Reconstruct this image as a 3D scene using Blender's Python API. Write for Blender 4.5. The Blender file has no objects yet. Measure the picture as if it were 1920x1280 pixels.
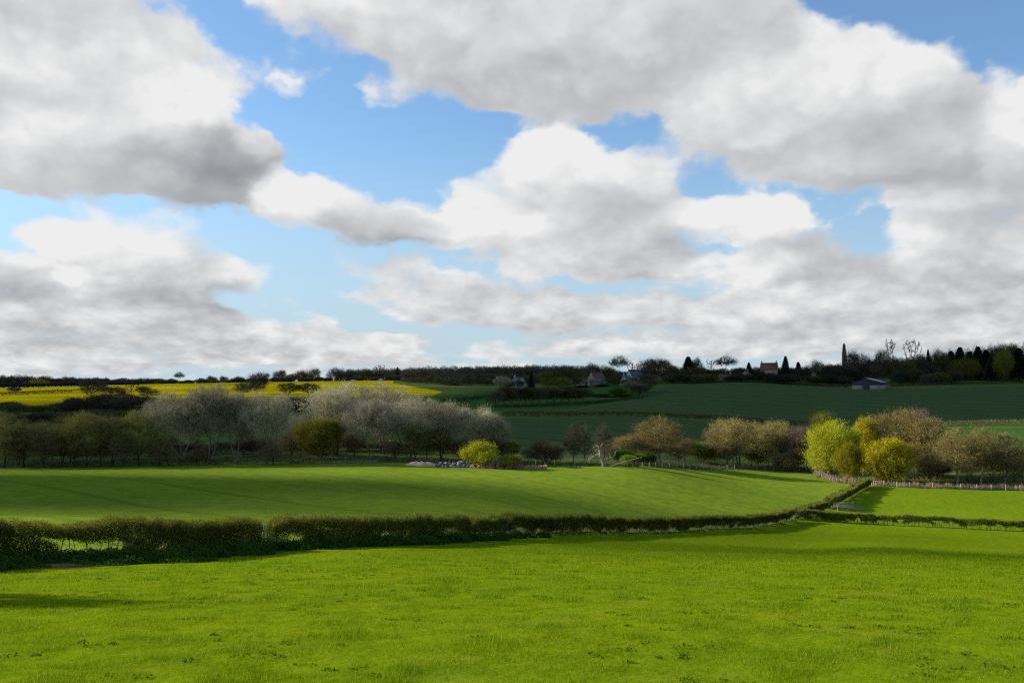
import bpy, math, random
import numpy as np
from mathutils import Vector, Matrix, kdtree

# ---------------------------------------------------------------- camera, light, sky
sc = bpy.context.scene
COL = sc.collection
FPX, HY, CX, CY = 1867.0, 760.0, 960.0, 640.0        # focal length and eye level in photo pixels
TH = math.atan((HY - CY) / FPX)
EYE = 30.0
cam_d = bpy.data.cameras.new("camera")
cam_d.lens = 35.0; cam_d.sensor_width = 36.0
cam_d.clip_start = 0.1; cam_d.clip_end = 20000
cam = bpy.data.objects.new("camera", cam_d); COL.objects.link(cam)
cam.location = (0, 0, EYE); cam.rotation_euler = (math.pi/2 + TH, 0, 0)
sc.camera = cam

SUN_AZ, SUN_EL = math.radians(74), math.radians(21)   # azimuth to the left of the view
SUN = Vector((-math.sin(SUN_AZ)*math.cos(SUN_EL), math.cos(SUN_AZ)*math.cos(SUN_EL), math.sin(SUN_EL)))
sun_d = bpy.data.lights.new("sun", 'SUN')
sun_d.energy = 5.0; sun_d.angle = math.radians(0.55); sun_d.color = (1.0, 0.94, 0.83)
sun = bpy.data.objects.new("sun", sun_d); COL.objects.link(sun)
sun.rotation_euler = SUN.to_track_quat('Z', 'Y').to_euler()
sc.view_settings.view_transform = 'Standard'; sc.view_settings.look = 'None'
EXPO = 1.0
sc.view_settings.exposure = EXPO; sc.view_settings.gamma = 1.0
sc.cycles.use_denoising = False; sc.cycles.filter_width = 1.25
sc.cycles.max_bounces = 6; sc.cycles.diffuse_bounces = 3; sc.cycles.transmission_bounces = 4
sc.cycles.transparent_max_bounces = 16; sc.cycles.caustics_reflective = False; sc.cycles.caustics_refractive = False

def lin(v):
    v = v/255.0
    return v/12.92 if v <= 0.04045 else ((v+0.055)/1.055)**2.4
def rgb(r, g, b): return (lin(r), lin(g), lin(b), 1.0)

class Nodes:
    """small helper that writes node trees"""
    def __init__(s, tree): s.t = tree; tree.nodes.clear()
    def n(s, typ, **kw):
        nd = s.t.nodes.new(typ)
        for k, v in kw.items(): setattr(nd, k, v)
        return nd
    def link(s, a, b): s.t.links.new(a, b)
    def put(s, sock, v):
        if hasattr(v, 'is_output') or isinstance(v, bpy.types.NodeSocket): s.t.links.new(v, sock)
        else: sock.default_value = v
    def m(s, op, a, b=None, c=None, clamp=False):
        nd = s.n('ShaderNodeMath', operation=op, use_clamp=clamp)
        s.put(nd.inputs[0], a)
        if b is not None: s.put(nd.inputs[1], b)
        if c is not None: s.put(nd.inputs[2], c)
        return nd.outputs[0]
    def v(s, op, a, b=None, c=None):
        nd = s.n('ShaderNodeVectorMath', operation=op)
        s.put(nd.inputs[0], a)
        if b is not None: s.put(nd.inputs[1], b)
        if c is not None: s.put(nd.inputs[2], c)
        return nd.outputs['Value'] if op in ('DOT_PRODUCT', 'LENGTH', 'DISTANCE') else nd.outputs['Vector']
    def xyz(s, x, y, z):
        nd = s.n('ShaderNodeCombineXYZ')
        for i, q in enumerate((x, y, z)): s.put(nd.inputs[i], q)
        return nd.outputs[0]
    def noise(s, vec, scale, detail=4, rough=0.5, lac=2.0, out='Fac', dist=0.0):
        nd = s.n('ShaderNodeTexNoise'); nd.noise_dimensions = '3D'
        s.put(nd.inputs['Vector'], vec); s.put(nd.inputs['Scale'], scale); nd.inputs['Detail'].default_value = detail
        nd.inputs['Roughness'].default_value = rough; nd.inputs['Lacunarity'].default_value = lac
        nd.inputs['Distortion'].default_value = dist
        return nd.outputs[out]
    def mr(s, x, a, b, c=0.0, d=1.0, smooth=False):
        nd = s.n('ShaderNodeMapRange'); nd.interpolation_type = 'SMOOTHSTEP' if smooth else 'LINEAR'
        s.put(nd.inputs[0], x)
        for i, q in enumerate((a, b, c, d)): s.put(nd.inputs[1+i], q)
        return nd.outputs[0]
    def mix(s, f, a, b, typ='MIX'):
        nd = s.n('ShaderNodeMix', data_type='RGBA', blend_type=typ); nd.clamp_factor = True
        s.put(nd.inputs[0], f); s.put(nd.inputs[6], a); s.put(nd.inputs[7], b)
        return nd.outputs[2]
    def ramp(s, f, stops):
        nd = s.n('ShaderNodeValToRGB'); s.put(nd.inputs[0], f)
        el = nd.color_ramp.elements
        while len(el) < len(stops): el.new(0.5)
        for e, (p, c) in zip(el, stops): e.position = p; e.color = c
        return nd.outputs[0]

# clouds: (px, py, rx, ry, weight, brightness) of each cloud body, turned into directions on the sky
CLOUDS = [
 (140,15,190,110,1.2,205),(15,60,130,150,1.0,215),(110,190,220,105,1.3,223),(320,185,105,80,1.1,231),(270,285,190,72,1.3,182),
 (415,290,90,60,1.3,158),(487,262,34,42,.8,213),(100,275,150,55,.8,215),(370,362,90,36,1.0,180),(240,345,120,34,.6,207),(5,330,40,40,.35,201),
 (375,75,58,28,.55,217),(480,130,80,44,.52,209),(610,165,70,40,.40,206),(715,185,70,36,.42,206),
 (700,30,180,66,1.2,209),(590,5,150,40,.9,227),(900,60,230,92,1.3,199),(1000,120,190,75,1.2,190),(1150,90,200,105,1.3,199),
 (880,150,120,44,.9,207),(1250,30,230,60,1.2,201),(1400,15,90,40,.8,201),(1090,185,160,50,.8,205),
 (1470,130,160,105,1.3,217),(1640,142,112,78,1.3,221),(1420,225,190,75,1.2,207),(1610,245,220,80,1.3,197),(1700,300,170,52,1.1,185),
 (1550,318,190,30,.9,201),(1780,205,75,85,.8,203),(1915,195,50,60,.9,227),(1890,255,50,45,.7,215),(1880,340,110,46,1.1,207),
 (1040,295,110,55,1.3,237),(1045,262,62,28,.9,245),(1000,370,145,78,1.3,219),(1190,322,85,46,1.0,217),(1150,400,140,75,1.2,199),
 (890,420,120,36,1.0,225),(1030,488,165,38,1.1,209),(1190,480,120,46,1.0,188),(1400,402,120,44,1.2,235),(1300,392,75,28,.7,229),
 (1455,425,70,38,.8,225),(1370,500,150,34,.9,217),(1520,485,95,50,.95,187),(1640,515,95,36,.9,188),
 (570,358,92,46,1.2,231),(655,398,95,46,1.1,207),(722,432,85,30,.9,174),(800,430,80,28,.8,199),(850,408,60,36,.6,221),(515,390,60,30,.5,215),
 (110,428,75,26,.9,231),(215,440,120,46,1.1,233),(285,490,125,52,1.2,207),(335,542,105,38,1.0,188),(455,512,58,32,1.0,223),
 (180,500,80,46,.9,225),(15,478,50,28,.8,215),(30,520,85,36,1.0,182),(130,580,150,32,1.0,203),(50,602,150,24,.9,197),(330,600,130,28,1.0,193),(400,592,55,18,.7,162),
 (150,650,300,20,.7,205),(500,642,220,32,.8,201),(600,608,46,26,.6,205),(710,640,85,24,.8,207),
 (800,520,120,40,.52,209),(900,560,125,42,.7,201),(985,575,120,34,.7,195),(735,500,75,38,.6,201),(690,560,70,26,.5,207),(640,480,50,30,.4,207),(830,590,90,24,.6,207),
 (1090,592,220,36,.85,203),(1350,575,230,36,.95,205),(1550,572,190,42,1.0,203),(1180,655,400,20,.6,209),(1500,640,400,20,.75,199),(1760,622,240,30,.9,201),(1860,572,140,34,1.1,201),
 (1850,470,140,56,1.2,205),(1775,420,95,38,1.0,207),(1750,372,120,28,.9,213),(1890,525,85,36,1.0,176),(120,686,200,15,.6,206),(420,684,190,13,.55,208),(700,678,150,12,.5,210),(1705,480,36,56,.6,223),(430,-60,120,40,.5,211),(1000,-120,500,90,1.2,199),(-150,150,200,200,1.2,201),(2160,420,170,240,1.1,201),
]
world = bpy.data.worlds.new("World"); sc.world = world; world.use_nodes = True
world.cycles.sampling_method = 'MANUAL'; world.cycles.sample_map_resolution = 256
W = Nodes(world.node_tree)
K = 2.0**(-EXPO)
KRX, KRY, BRI, REL = 1.05, 1.09, 1.17, 0.17
sky = W.n('ShaderNodeTexSky', sky_type='NISHITA'); sky.sun_disc = False
sky.sun_elevation = SUN_EL; sky.sun_rotation = -SUN_AZ
sky.air_density = 1.0; sky.dust_density = 0.6; sky.ozone_density = 2.0; sky.altitude = 0
d = W.v('NORMALIZE', W.n('ShaderNodeTexCoord').outputs['Generated'])
sep = W.n('ShaderNodeSeparateXYZ'); W.link(d, sep.inputs[0])
dx, dy, dz = sep.outputs
az = W.m('ARCTAN2', dx, dy); el = W.m('ARCSINE', dz)
elp = W.m('MAXIMUM', el, 0.0)
# cloud density as a group of its own, so that it can be felt a little way towards the sun as well
grp = bpy.data.node_groups.new("cloud density", 'ShaderNodeTree')
grp.interface.new_socket("Direction", in_out='INPUT', socket_type='NodeSocketVector')
for nm in ("Density", "Bodies", "Bright", "Broad"): grp.interface.new_socket(nm, in_out='OUTPUT', socket_type='NodeSocketFloat')
G = Nodes(grp)
gi = G.n('NodeGroupInput'); go = G.n('NodeGroupOutput')
q0 = gi.outputs[0]
gs = G.n('ShaderNodeSeparateXYZ'); G.link(q0, gs.inputs[0])
gel = G.m('MAXIMUM', gs.outputs[1], 0.0)
# flatter cloud features towards the horizon, as in a deck seen in perspective
cp = G.xyz(G.m('MULTIPLY', gs.outputs[0], 2.3), G.m('MULTIPLY_ADD', G.m('LOGARITHM', G.m('ADD', gel, 0.035), math.e), 0.30, G.m('MULTIPLY', gel, 2.3)), 0.0)
w1 = G.v('SUBTRACT', G.noise(cp, 2.6, 2, 0.5, out='Color'), (0.5, 0.5, 0.5))
w2 = G.v('SUBTRACT', G.noise(cp, 8.0, 4, 0.55, out='Color'), (0.5, 0.5, 0.5))
ws = G.mr(gel, 0.0, 0.25, 0.35, 1.0)
wv = G.v('MULTIPLY', G.v('ADD', G.v('MULTIPLY', w1, (0.05, 0.035, 0)), G.v('MULTIPLY', w2, (0.05, 0.042, 0))), G.xyz(ws, ws, 0))
q = G.v('ADD', q0, wv)
S = B = S2 = None
for (px, py, rx, ry, w, b) in CLOUDS:
    vv = (CY-py)/FPX; fy = math.cos(TH)-vv*math.sin(TH); fz = math.sin(TH)+vv*math.cos(TH); fx = (px-CX)/FPX
    L = math.sqrt(fx*fx+fy*fy+fz*fz)
    a, e = math.atan2(fx, fy), math.asin(fz/L)
    kx, ky = FPX/rx*KRX*math.cos(e), FPX/ry*KRY
    p = G.v('MULTIPLY_ADD', q, (kx, ky, 0), (-a*kx, -e*ky, 0))
    g = G.m('POWER', 0.45, G.m('POWER', G.v('DOT_PRODUCT', p, p), 1.45))
    S = G.m('MULTIPLY', g, w) if S is None else G.m('MULTIPLY_ADD', g, w, S)
    bb = w*lin(b); g2 = G.m('MULTIPLY', g, g)
    S2 = G.m('MULTIPLY', g2, w) if S2 is None else G.m('MULTIPLY_ADD', g2, w, S2)
    B = G.m('MULTIPLY', g2, bb) if B is None else G.m('MULTIPLY_ADD', g2, bb, B)
f1 = G.noise(cp, 4.8, 10, 0.60)
f3 = G.noise(cp, 2.2, 3, 0.5)
cw = G.v('MULTIPLY_ADD', w2, (0.22, 0.22, 0), cp)
def puffs(sc_):
    v = G.n('ShaderNodeTexVoronoi', voronoi_dimensions='2D', feature='SMOOTH_F1'); v.inputs['Smoothness'].default_value = 0.35
    G.link(cw, v.inputs['Vector']); v.inputs['Scale'].default_value = sc_
    return G.m('SUBTRACT', 0.42, v.outputs['Distance'])
low = G.mr(gel, 0.0, 0.15, 0.74, 0.0)
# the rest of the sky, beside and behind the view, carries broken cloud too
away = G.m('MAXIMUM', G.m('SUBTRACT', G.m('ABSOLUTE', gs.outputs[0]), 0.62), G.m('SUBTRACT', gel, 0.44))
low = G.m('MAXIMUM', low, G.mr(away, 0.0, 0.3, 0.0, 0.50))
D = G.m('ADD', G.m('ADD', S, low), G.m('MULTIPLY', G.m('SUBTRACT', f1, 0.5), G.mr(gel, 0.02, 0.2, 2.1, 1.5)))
D = G.m('MULTIPLY_ADD', puffs(6.5), 0.58, D)
D = G.m('MULTIPLY_ADD', puffs(15.0), 0.40, D)
lowm = G.mr(gel, 0.02, 0.20, 1.0, 0.0)
f5 = G.m('SUBTRACT', G.noise(cp, 15.0, 6, 0.55), 0.5)
D = G.m('ADD', D, G.m('MULTIPLY', f5, G.m('MULTIPLY', lowm, 1.5)))
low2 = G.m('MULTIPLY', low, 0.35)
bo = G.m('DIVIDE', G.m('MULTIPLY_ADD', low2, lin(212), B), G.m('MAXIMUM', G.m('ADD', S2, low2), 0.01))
bo = G.m('MULTIPLY', bo, G.m('MULTIPLY_ADD', G.m('MULTIPLY', f5, lowm), 1.1, 1.0))
bo = G.m('MULTIPLY', bo, G.m('MULTIPLY_ADD', G.m('SUBTRACT', f1, 0.5), 0.32, G.m('MULTIPLY_ADD', G.m('SUBTRACT', f3, 0.5), 0.35, 1.0)))
bo = G.m('MULTIPLY', bo, G.m('MULTIPLY_ADD', puffs(10.0), 0.16, 1.0))
G.link(D, go.inputs[0]); G.link(S, go.inputs[1]); G.link(bo, go.inputs[2]); G.link(f3, go.inputs[3])
def feel(vec):
    nd = W.n('ShaderNodeGroup'); nd.node_tree = grp; W.link(vec, nd.inputs[0]); return nd.outputs
qd = W.xyz(az, el, 0.0)
o0 = feel(qd); o1 = feel(W.v('ADD', qd, (-0.016, 0.020, 0))); 
D, f3 = o0[0], o0[3]
alpha = W.mr(D, W.mr(f3, 0.35, 0.65, 0.36, 0.50), W.mr(f3, 0.35, 0.65, 1.32, 0.95), 0, 1, True)
bright = W.m('MULTIPLY', W.m('POWER', o0[2], 1.1), BRI)
rel = W.m('SUBTRACT', D, o1[0])
rel = W.m('MULTIPLY_ADD', W.m('MAXIMUM', W.m('MINIMUM', rel, 0.7), -0.7), REL, 1.0)
edge = W.mr(D, 0.5, 1.3, 1.10, 0.97, True)
bright = W.m('MULTIPLY', W.m('MULTIPLY', bright, rel), edge)
bright = W.m('MINIMUM', W.m('MAXIMUM', bright, 0.17), 0.86)
t = W.mr(bright, lin(140), lin(235))
ccol = W.mix(t, (0.93, 0.975, 1.05, 1), (0.995, 0.998, 0.995, 1))
ccol = W.v('SCALE', ccol, None)
W.link(W.m('MULTIPLY', bright, K), ccol.node.inputs['Scale'])
bg1 = W.n('ShaderNodeBackground'); bg1.inputs[1].default_value = 0.085
SKYTINT = W.mix(1.0, sky.outputs[0], (0.83, 1.0, 1.12, 1), 'MULTIPLY')
hz = W.mr(elp, 0.0, 0.30, 0.92, 0.0, True)
SKYTINT = W.mix(hz, SKYTINT, tuple(c*K/0.085 for c in rgb(186, 207, 222)[:3]) + (1,))
W.link(SKYTINT, bg1.inputs[0])
bg2 = W.n('ShaderNodeBackground'); bg2.inputs[1].default_value = 1.0; W.link(ccol, bg2.inputs[0])
mx = W.n('ShaderNodeMixShader'); W.link(alpha, mx.inputs[0]); W.link(bg1.outputs[0], mx.inputs[1]); W.link(bg2.outputs[0], mx.inputs[2])
wo = W.n('ShaderNodeOutputWorld'); W.link(mx.outputs[0], wo.inputs[0])

# ---------------------------------------------------------------- pixel <-> place helpers
def ray(px, py):
    v = (CY-py)/FPX; y = math.cos(TH)-v*math.sin(TH); z = math.sin(TH)+v*math.cos(TH)
    return (px-CX)/FPX/y, z/y                      # tangents x/y and z/y
def tz(py): return ray(CX, py)[1]
def proj(x, y, z):
    c, s = math.cos(TH), math.sin(TH)
    yf = y*c+z*s; zf = -y*s+z*c
    return CX+FPX*x/yf, CY-FPX*zf/yf

def vnoise(x, y, seed=0):
    """value noise on numpy arrays"""
    xi = np.floor(x).astype(np.int64); yi = np.floor(y).astype(np.int64)
    fx = x-xi; fy = y-yi; fx = fx*fx*(3-2*fx); fy = fy*fy*(3-2*fy)
    def h(a, b):
        n = (a*374761393 + b*668265263 + seed*974711) & 0x7fffffff
        n = ((n ^ (n >> 13))*1274126177) & 0x7fffffff
        return ((n ^ (n >> 16)) & 0xffff)/65535.0
    return (h(xi, yi)*(1-fx)+h(xi+1, yi)*fx)*(1-fy)+(h(xi, yi+1)*(1-fx)+h(xi+1, yi+1)*fx)*fy
def fbm(x, y, seed=0, o=4):
    t = 0; a = 0.5
    for i in range(o): t = t+a*vnoise(x*2**i, y*2**i, seed+i); a *= .5
    return t

# ---------------------------------------------------------------- lie of the land
PROF = {   # photo column: (distance, photo row of the ground there)
 -700: [(45,1062),(74,975),(90,960),(150,915),(220,884),(300,832),(420,795),(560,768),(680,748),(860,731),(1000,729)],
 0:    [(45,1056),(60,1010),(74,969),(84,968),(100,955),(150,908),(220,878),(300,832),(420,795),(560,768),(680,748),(860,729),(1000,727)],
 160:  [(47,1051),(62,1008),(76,970),(86,968.5),(100,955),(150,908),(222,876),(310,828),(420,793),(560,767),(680,746),(870,724.5),(1000,723)],
 300:  [(51,1044),(66,1010),(80,976),(92,968),(110,948),(150,911),(225,873),(320,822),(420,791),(560,765),(680,744),(880,720),(1000,720)],
 500:  [(61,1030),(75,1002),(90,972),(110,950),(150,915),(228,870),(350,808),(450,782),(600,752),(780,727),(900,716),(1000,716)],
 700:  [(66,1020),(80,1000),(100,968),(150,918),(226,868),(380,801),(480,773),(640,744),(760,728),(900,713.5),(1000,713)],
 930:  [(83,1009),(100,985),(120,960),(160,922),(228,874),(255,864),(400,790),(440,778),(520,762),(640,741),(700,734),(800,722),(1000,702)],
 1180: [(120,1000),(140,984),(170,943),(236,872),(262,864),(420,785),(470,776),(620,742),(720,724),(900,706),(1000,702)],
 1400: [(150,991),(165,978),(200,938),(285,880),(310,868),(430,797),(470,788),(600,744),(720,717),(850,703),(1000,700)],
 1500: [(177,975),(190,961),(215,935),(270,893),(288,884),(330,862),(440,802),(520,778),(640,739),(730,722),(850,703),(1000,698)],
 1640: [(174,984),(190,972),(240,915),(262,902),(330,864),(420,812),(520,776),(680,729),(745,722),(800,714),(900,700),(1000,692)],
 1780: [(168,990),(200,960),(240,917),(262,903),(340,846),(420,802),(520,774),(700,725),(760,717),(850,705),(1000,690)],
 1920: [(163,997),(200,960),(240,918),(262,900),(340,838),(420,800),(520,772),(700,723),(760,715),(850,705),(1000,688)],
 2600: [(150,1010),(200,965),(240,920),(262,902),(340,838),(420,800),(520,772),(700,723),(760,715),(850,705),(1000,688)],
}
NY, NU = 700, 260
LY = np.linspace(math.log(4.0), math.log(1200.0), NY)
UG = np.linspace(-0.95, 0.95, NU)
def build_table():
    ks = sorted(PROF); cols = []
    Y = np.exp(LY)
    for k in ks:
        pts = [(0.0, -1.7), (22.0, -1.7-22*0.116)] + [(d_, tz(r)*d_) for d_, r in PROF[k]]
        pts.append((1200.0, pts[-1][1]+2.0))
        ys = np.array([p[0] for p in pts]); zs = np.array([p[1] for p in pts])
        dlt = np.diff(zs)/np.diff(ys); mm = np.zeros(len(ys))
        mm[1:-1] = (dlt[:-1]*np.diff(ys)[1:]+dlt[1:]*np.diff(ys)[:-1])/(ys[2:]-ys[:-2]); mm[0] = dlt[0]; mm[-1] = 0
        i = np.clip(np.searchsorted(ys, Y)-1, 0, len(ys)-2); h = ys[i+1]-ys[i]; t = (Y-ys[i])/h
        cols.append((2*t**3-3*t**2+1)*zs[i]+(t**3-2*t**2+t)*h*mm[i]+(-2*t**3+3*t**2)*zs[i+1]+(t**3-t**2)*h*mm[i+1])
    cols = np.array(cols); us = np.array([(k-CX)/FPX for k in ks])
    out = np.array([[np.interp(u, us, cols[:, j]) for j in range(NY)] for u in UG])
    g = np.exp(-0.5*(np.arange(-6, 7)/2.6)**2); g /= g.sum()
    pad = np.pad(out, ((6, 6), (0, 0)), mode='edge')
    return sum(g[i]*pad[i:i+NU] for i in range(13))
ZT = build_table()
def height(x, y):
    """ground height relative to the eye, numpy arrays or numbers"""
    x = np.asarray(x, float); y = np.asarray(y, float)
    yc = np.clip(y, 4.0, 1199.0)
    u = np.clip(x/yc, -0.949, 0.949)
    a = (u+0.95)/1.9*(NU-1); b = (np.log(yc)-LY[0])/(LY[-1]-LY[0])*(NY-1)
    ai = np.clip(a.astype(int), 0, NU-2); bi = np.clip(b.astype(int), 0, NY-2); fa = a-ai; fb = b-bi
    z = (ZT[ai, bi]*(1-fa)+ZT[ai+1, bi]*fa)*(1-fb)+(ZT[ai, bi+1]*(1-fa)+ZT[ai+1, bi+1]*fa)*fb
    z = np.where(y < 4.0, -1.7-0.116*y, z)
    z = np.where(y > 1199.0, z-(y-1199)*0.012, z)
    bump = np.clip((y-10)/40, 0, 1)
    return z + bump*(0.34*(fbm(x/23.0, y/23.0, 3, 3)-0.44)) + 0.10*(fbm(x/2.3, y/2.3, 9, 3)-0.44)
def ground(px, Y):
    x = (px-CX)/FPX*Y*1.0
    x = ray(px, 800)[0]*Y
    return Vector((x, Y, EYE+float(height(x, Y))))
def gxy(x, y): return Vector((x, y, EYE+float(height(x, y))))

# ---------------------------------------------------------------- mesh helpers
def mesh(name, V, F, mat=None, tint=None, smooth=False):
    """V (n,3); F a list of index arrays (k,3) or (k,4)"""
    me = bpy.data.meshes.new(name)
    V = np.asarray(V, np.float32)
    me.vertices.add(len(V)); me.vertices.foreach_set('co', V.ravel())
    F = [np.asarray(f, np.int32) for f in F if len(f)]
    tot = np.concatenate([np.full(len(f), f.shape[1], np.int32) for f in F])
    idx = np.concatenate([f.ravel() for f in F])
    me.loops.add(len(idx)); me.loops.foreach_set('vertex_index', idx)
    me.polygons.add(len(tot)); st = np.concatenate([[0], np.cumsum(tot)[:-1]]).astype(np.int32)
    me.polygons.foreach_set('loop_start', st); me.polygons.foreach_set('loop_total', tot)
    if smooth: me.polygons.foreach_set('use_smooth', np.ones(len(tot), bool))
    if tint is not None:
        at = me.attributes.new('tint', 'FLOAT', 'FACE'); at.data.foreach_set('value', np.asarray(tint, np.float32))
    me.update(calc_edges=True)
    if mat: me.materials.append(mat)
    return me
def obj(name, me, parent=None, mat=None, loc=None):
    o = bpy.data.objects.new(name, me); COL.objects.link(o)
    if parent: o.parent = parent
    if loc is not None: o.location = loc
    if mat is not None:
        o.material_slots[0].link = 'OBJECT'; o.material_slots[0].material = mat
    return o
def tag(o, label, cat, group=None, kind=None):
    if label: o['label'] = label
    if cat: o['category'] = cat
    if group: o['group'] = group
    if kind: o['kind'] = kind
    return o
def thing(name, loc, label, cat, group=None, rz=0.0, sc_=(1, 1, 1)):
    o = bpy.data.objects.new(name, None); COL.objects.link(o); o.empty_display_size = 0.2
    o.location = loc; o.rotation_euler = (0, 0, rz); o.scale = sc_
    return tag(o, label, cat, group)

def tubes(P0, P1, R0, R1, k=5):
    """separate tapered prisms; returns verts, quads"""
    P0 = np.asarray(P0, float); P1 = np.asarray(P1, float); n = len(P0)
    R0 = np.broadcast_to(np.asarray(R0, float), (n,)); R1 = np.broadcast_to(np.asarray(R1, float), (n,))
    D = P1-P0; D /= np.maximum(np.linalg.norm(D, axis=1, keepdims=True), 1e-6)
    ref = np.where(np.abs(D[:, 2:3]) > 0.9, np.array([[1., 0, 0]]), np.array([[0, 0, 1.]]))
    A = np.cross(D, ref); A /= np.linalg.norm(A, axis=1, keepdims=True); Bv = np.cross(D, A)
    an = np.arange(k)*2*math.pi/k
    ring = np.cos(an)[None, :, None]*A[:, None, :]+np.sin(an)[None, :, None]*Bv[:, None, :]
    V = np.concatenate([P0[:, None, :]+ring*R0[:, None, None], P1[:, None, :]+ring*R1[:, None, None]], axis=1)
    base = (np.arange(n)*2*k)[:, None]
    j = np.arange(k); j2 = (j+1) % k
    Q = np.stack([base+j, base+j2, base+k+j2, base+k+j], axis=2).reshape(-1, 4)
    return V.reshape(-1, 3), Q
def polytube(pts, rad, k=6):
    pts = np.array(pts, float); rad = np.array(rad, float)
    return tubes(pts[:-1], pts[1:], rad[:-1], rad[1:], k)
def join(parts):
    V = []; F3 = []; F4 = []; o = 0
    for v, f in parts:
        V.append(v); f = np.asarray(f)
        (F3 if f.shape[1] == 3 else F4).append(f+o); o += len(v)
    return np.concatenate(V), [np.concatenate(x) for x in (F3, F4) if x]
def unit(v): return v/np.maximum(np.linalg.norm(v, axis=-1, keepdims=True), 1e-6)
def blades(P, D, L, Wd, rng):
    """thin triangles from P along D"""
    n = len(P); S = unit(np.cross(D, unit(rng.normal(size=(n, 3)))))
    V = np.stack([P-S*(Wd/2)[:, None], P+S*(Wd/2)[:, None], P+D*L[:, None]], axis=1).reshape(-1, 3)
    return V, np.arange(n*3).reshape(-1, 3)
def leaves(P, size, rng, up=0.0, asp=0.6):
    """small quads of random facing"""
    n = len(P); N = unit(rng.normal(size=(n, 3))+np.array([0, 0, up])); A = unit(np.cross(N, rng.normal(size=(n, 3)))); Bv = np.cross(N, A)
    s = size[:, None]
    V = np.stack([P-A*s*.5, P+Bv*s*.5*asp, P+A*s*.5, P-Bv*s*.5*asp], axis=1).reshape(-1, 3)
    return V, np.arange(n*4).reshape(-1, 4)

# ---------------------------------------------------------------- materials
MATS = {}
def newmat(name):
    m = bpy.data.materials.new(name); m.use_nodes = True; MATS[name] = m
    return m, Nodes(m.node_tree)
def leafmat(name, c1, c2, trans=0.3, scale=0.35, c3=None):
    """foliage: two tones in clumps plus a leaf-to-leaf tint, part of the light passes through"""
    m, N = newmat(name)
    tc = N.n('ShaderNodeNewGeometry'); nz = N.noise(tc.outputs['Position'], scale, 3, 0.6)
    at = N.n('ShaderNodeAttribute', attribute_name='tint').outputs['Fac']
    inf = N.n('ShaderNodeObjectInfo').outputs['Random']
    f = N.m('ADD', N.m('MULTIPLY', N.mr(nz, 0.3, 0.7), 0.55), N.m('MULTIPLY', at, 0.45), clamp=True)
    c = N.mix(f, c1, c2)
    if c3: c = N.mix(N.mr(at, 0.8, 0.95), c, c3)
    hs = N.n('ShaderNodeHueSaturation'); N.put(hs.inputs['Value'], N.mr(inf, 0, 1, 0.72, 1.28)); N.put(hs.inputs['Hue'], N.mr(inf, 0, 1, 0.488, 0.514)); N.put(hs.inputs['Color'], c)
    c = hs.outputs[0]
    df = N.n('ShaderNodeBsdfDiffuse'); N.link(c, df.inputs[0])
    tr = N.n('ShaderNodeBsdfTranslucent'); N.link(c, tr.inputs[0])
    mx_ = N.n('ShaderNodeMixShader'); mx_.inputs[0].default_value = trans
    N.link(df.outputs[0], mx_.inputs[1]); N.link(tr.outputs[0], mx_.inputs[2])
    o = N.n('ShaderNodeOutputMaterial'); N.link(mx_.outputs[0], o.inputs[0])
    return m
def roughmat(name, c1, c2, scale=3.0, rough=0.9, bump=0.0, detail=5, space='Object', stretch=(1, 1, 1), c3=None, spec=0.2):
    m, N = newmat(name)
    co = N.n('ShaderNodeTexCoord').outputs['Object'] if space == 'Object' else N.n('ShaderNodeNewGeometry').outputs['Position']
    co = N.v('MULTIPLY', co, stretch)
    nz = N.noise(co, scale, detail, 0.6); c = N.mix(N.mr(nz, 0.3, 0.7), c1, c2)
    if c3: c = N.mix(N.mr(N.noise(co, scale*0.23, 3), 0.52, 0.68), c, c3)
    b = N.n('ShaderNodeBsdfPrincipled'); N.link(c, b.inputs['Base Color']); b.inputs['Roughness'].default_value = rough
    b.inputs['Specular IOR Level'].default_value = spec
    if bump:
        bp = N.n('ShaderNodeBump'); bp.inputs['Strength'].default_value = bump; N.link(nz, bp.inputs['Height']); N.link(bp.outputs[0], b.inputs['Normal'])
    o = N.n('ShaderNodeOutputMaterial'); N.link(b.outputs[0], o.inputs[0])
    return m
def c(r, g, b): return (r, g, b, 1)

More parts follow.
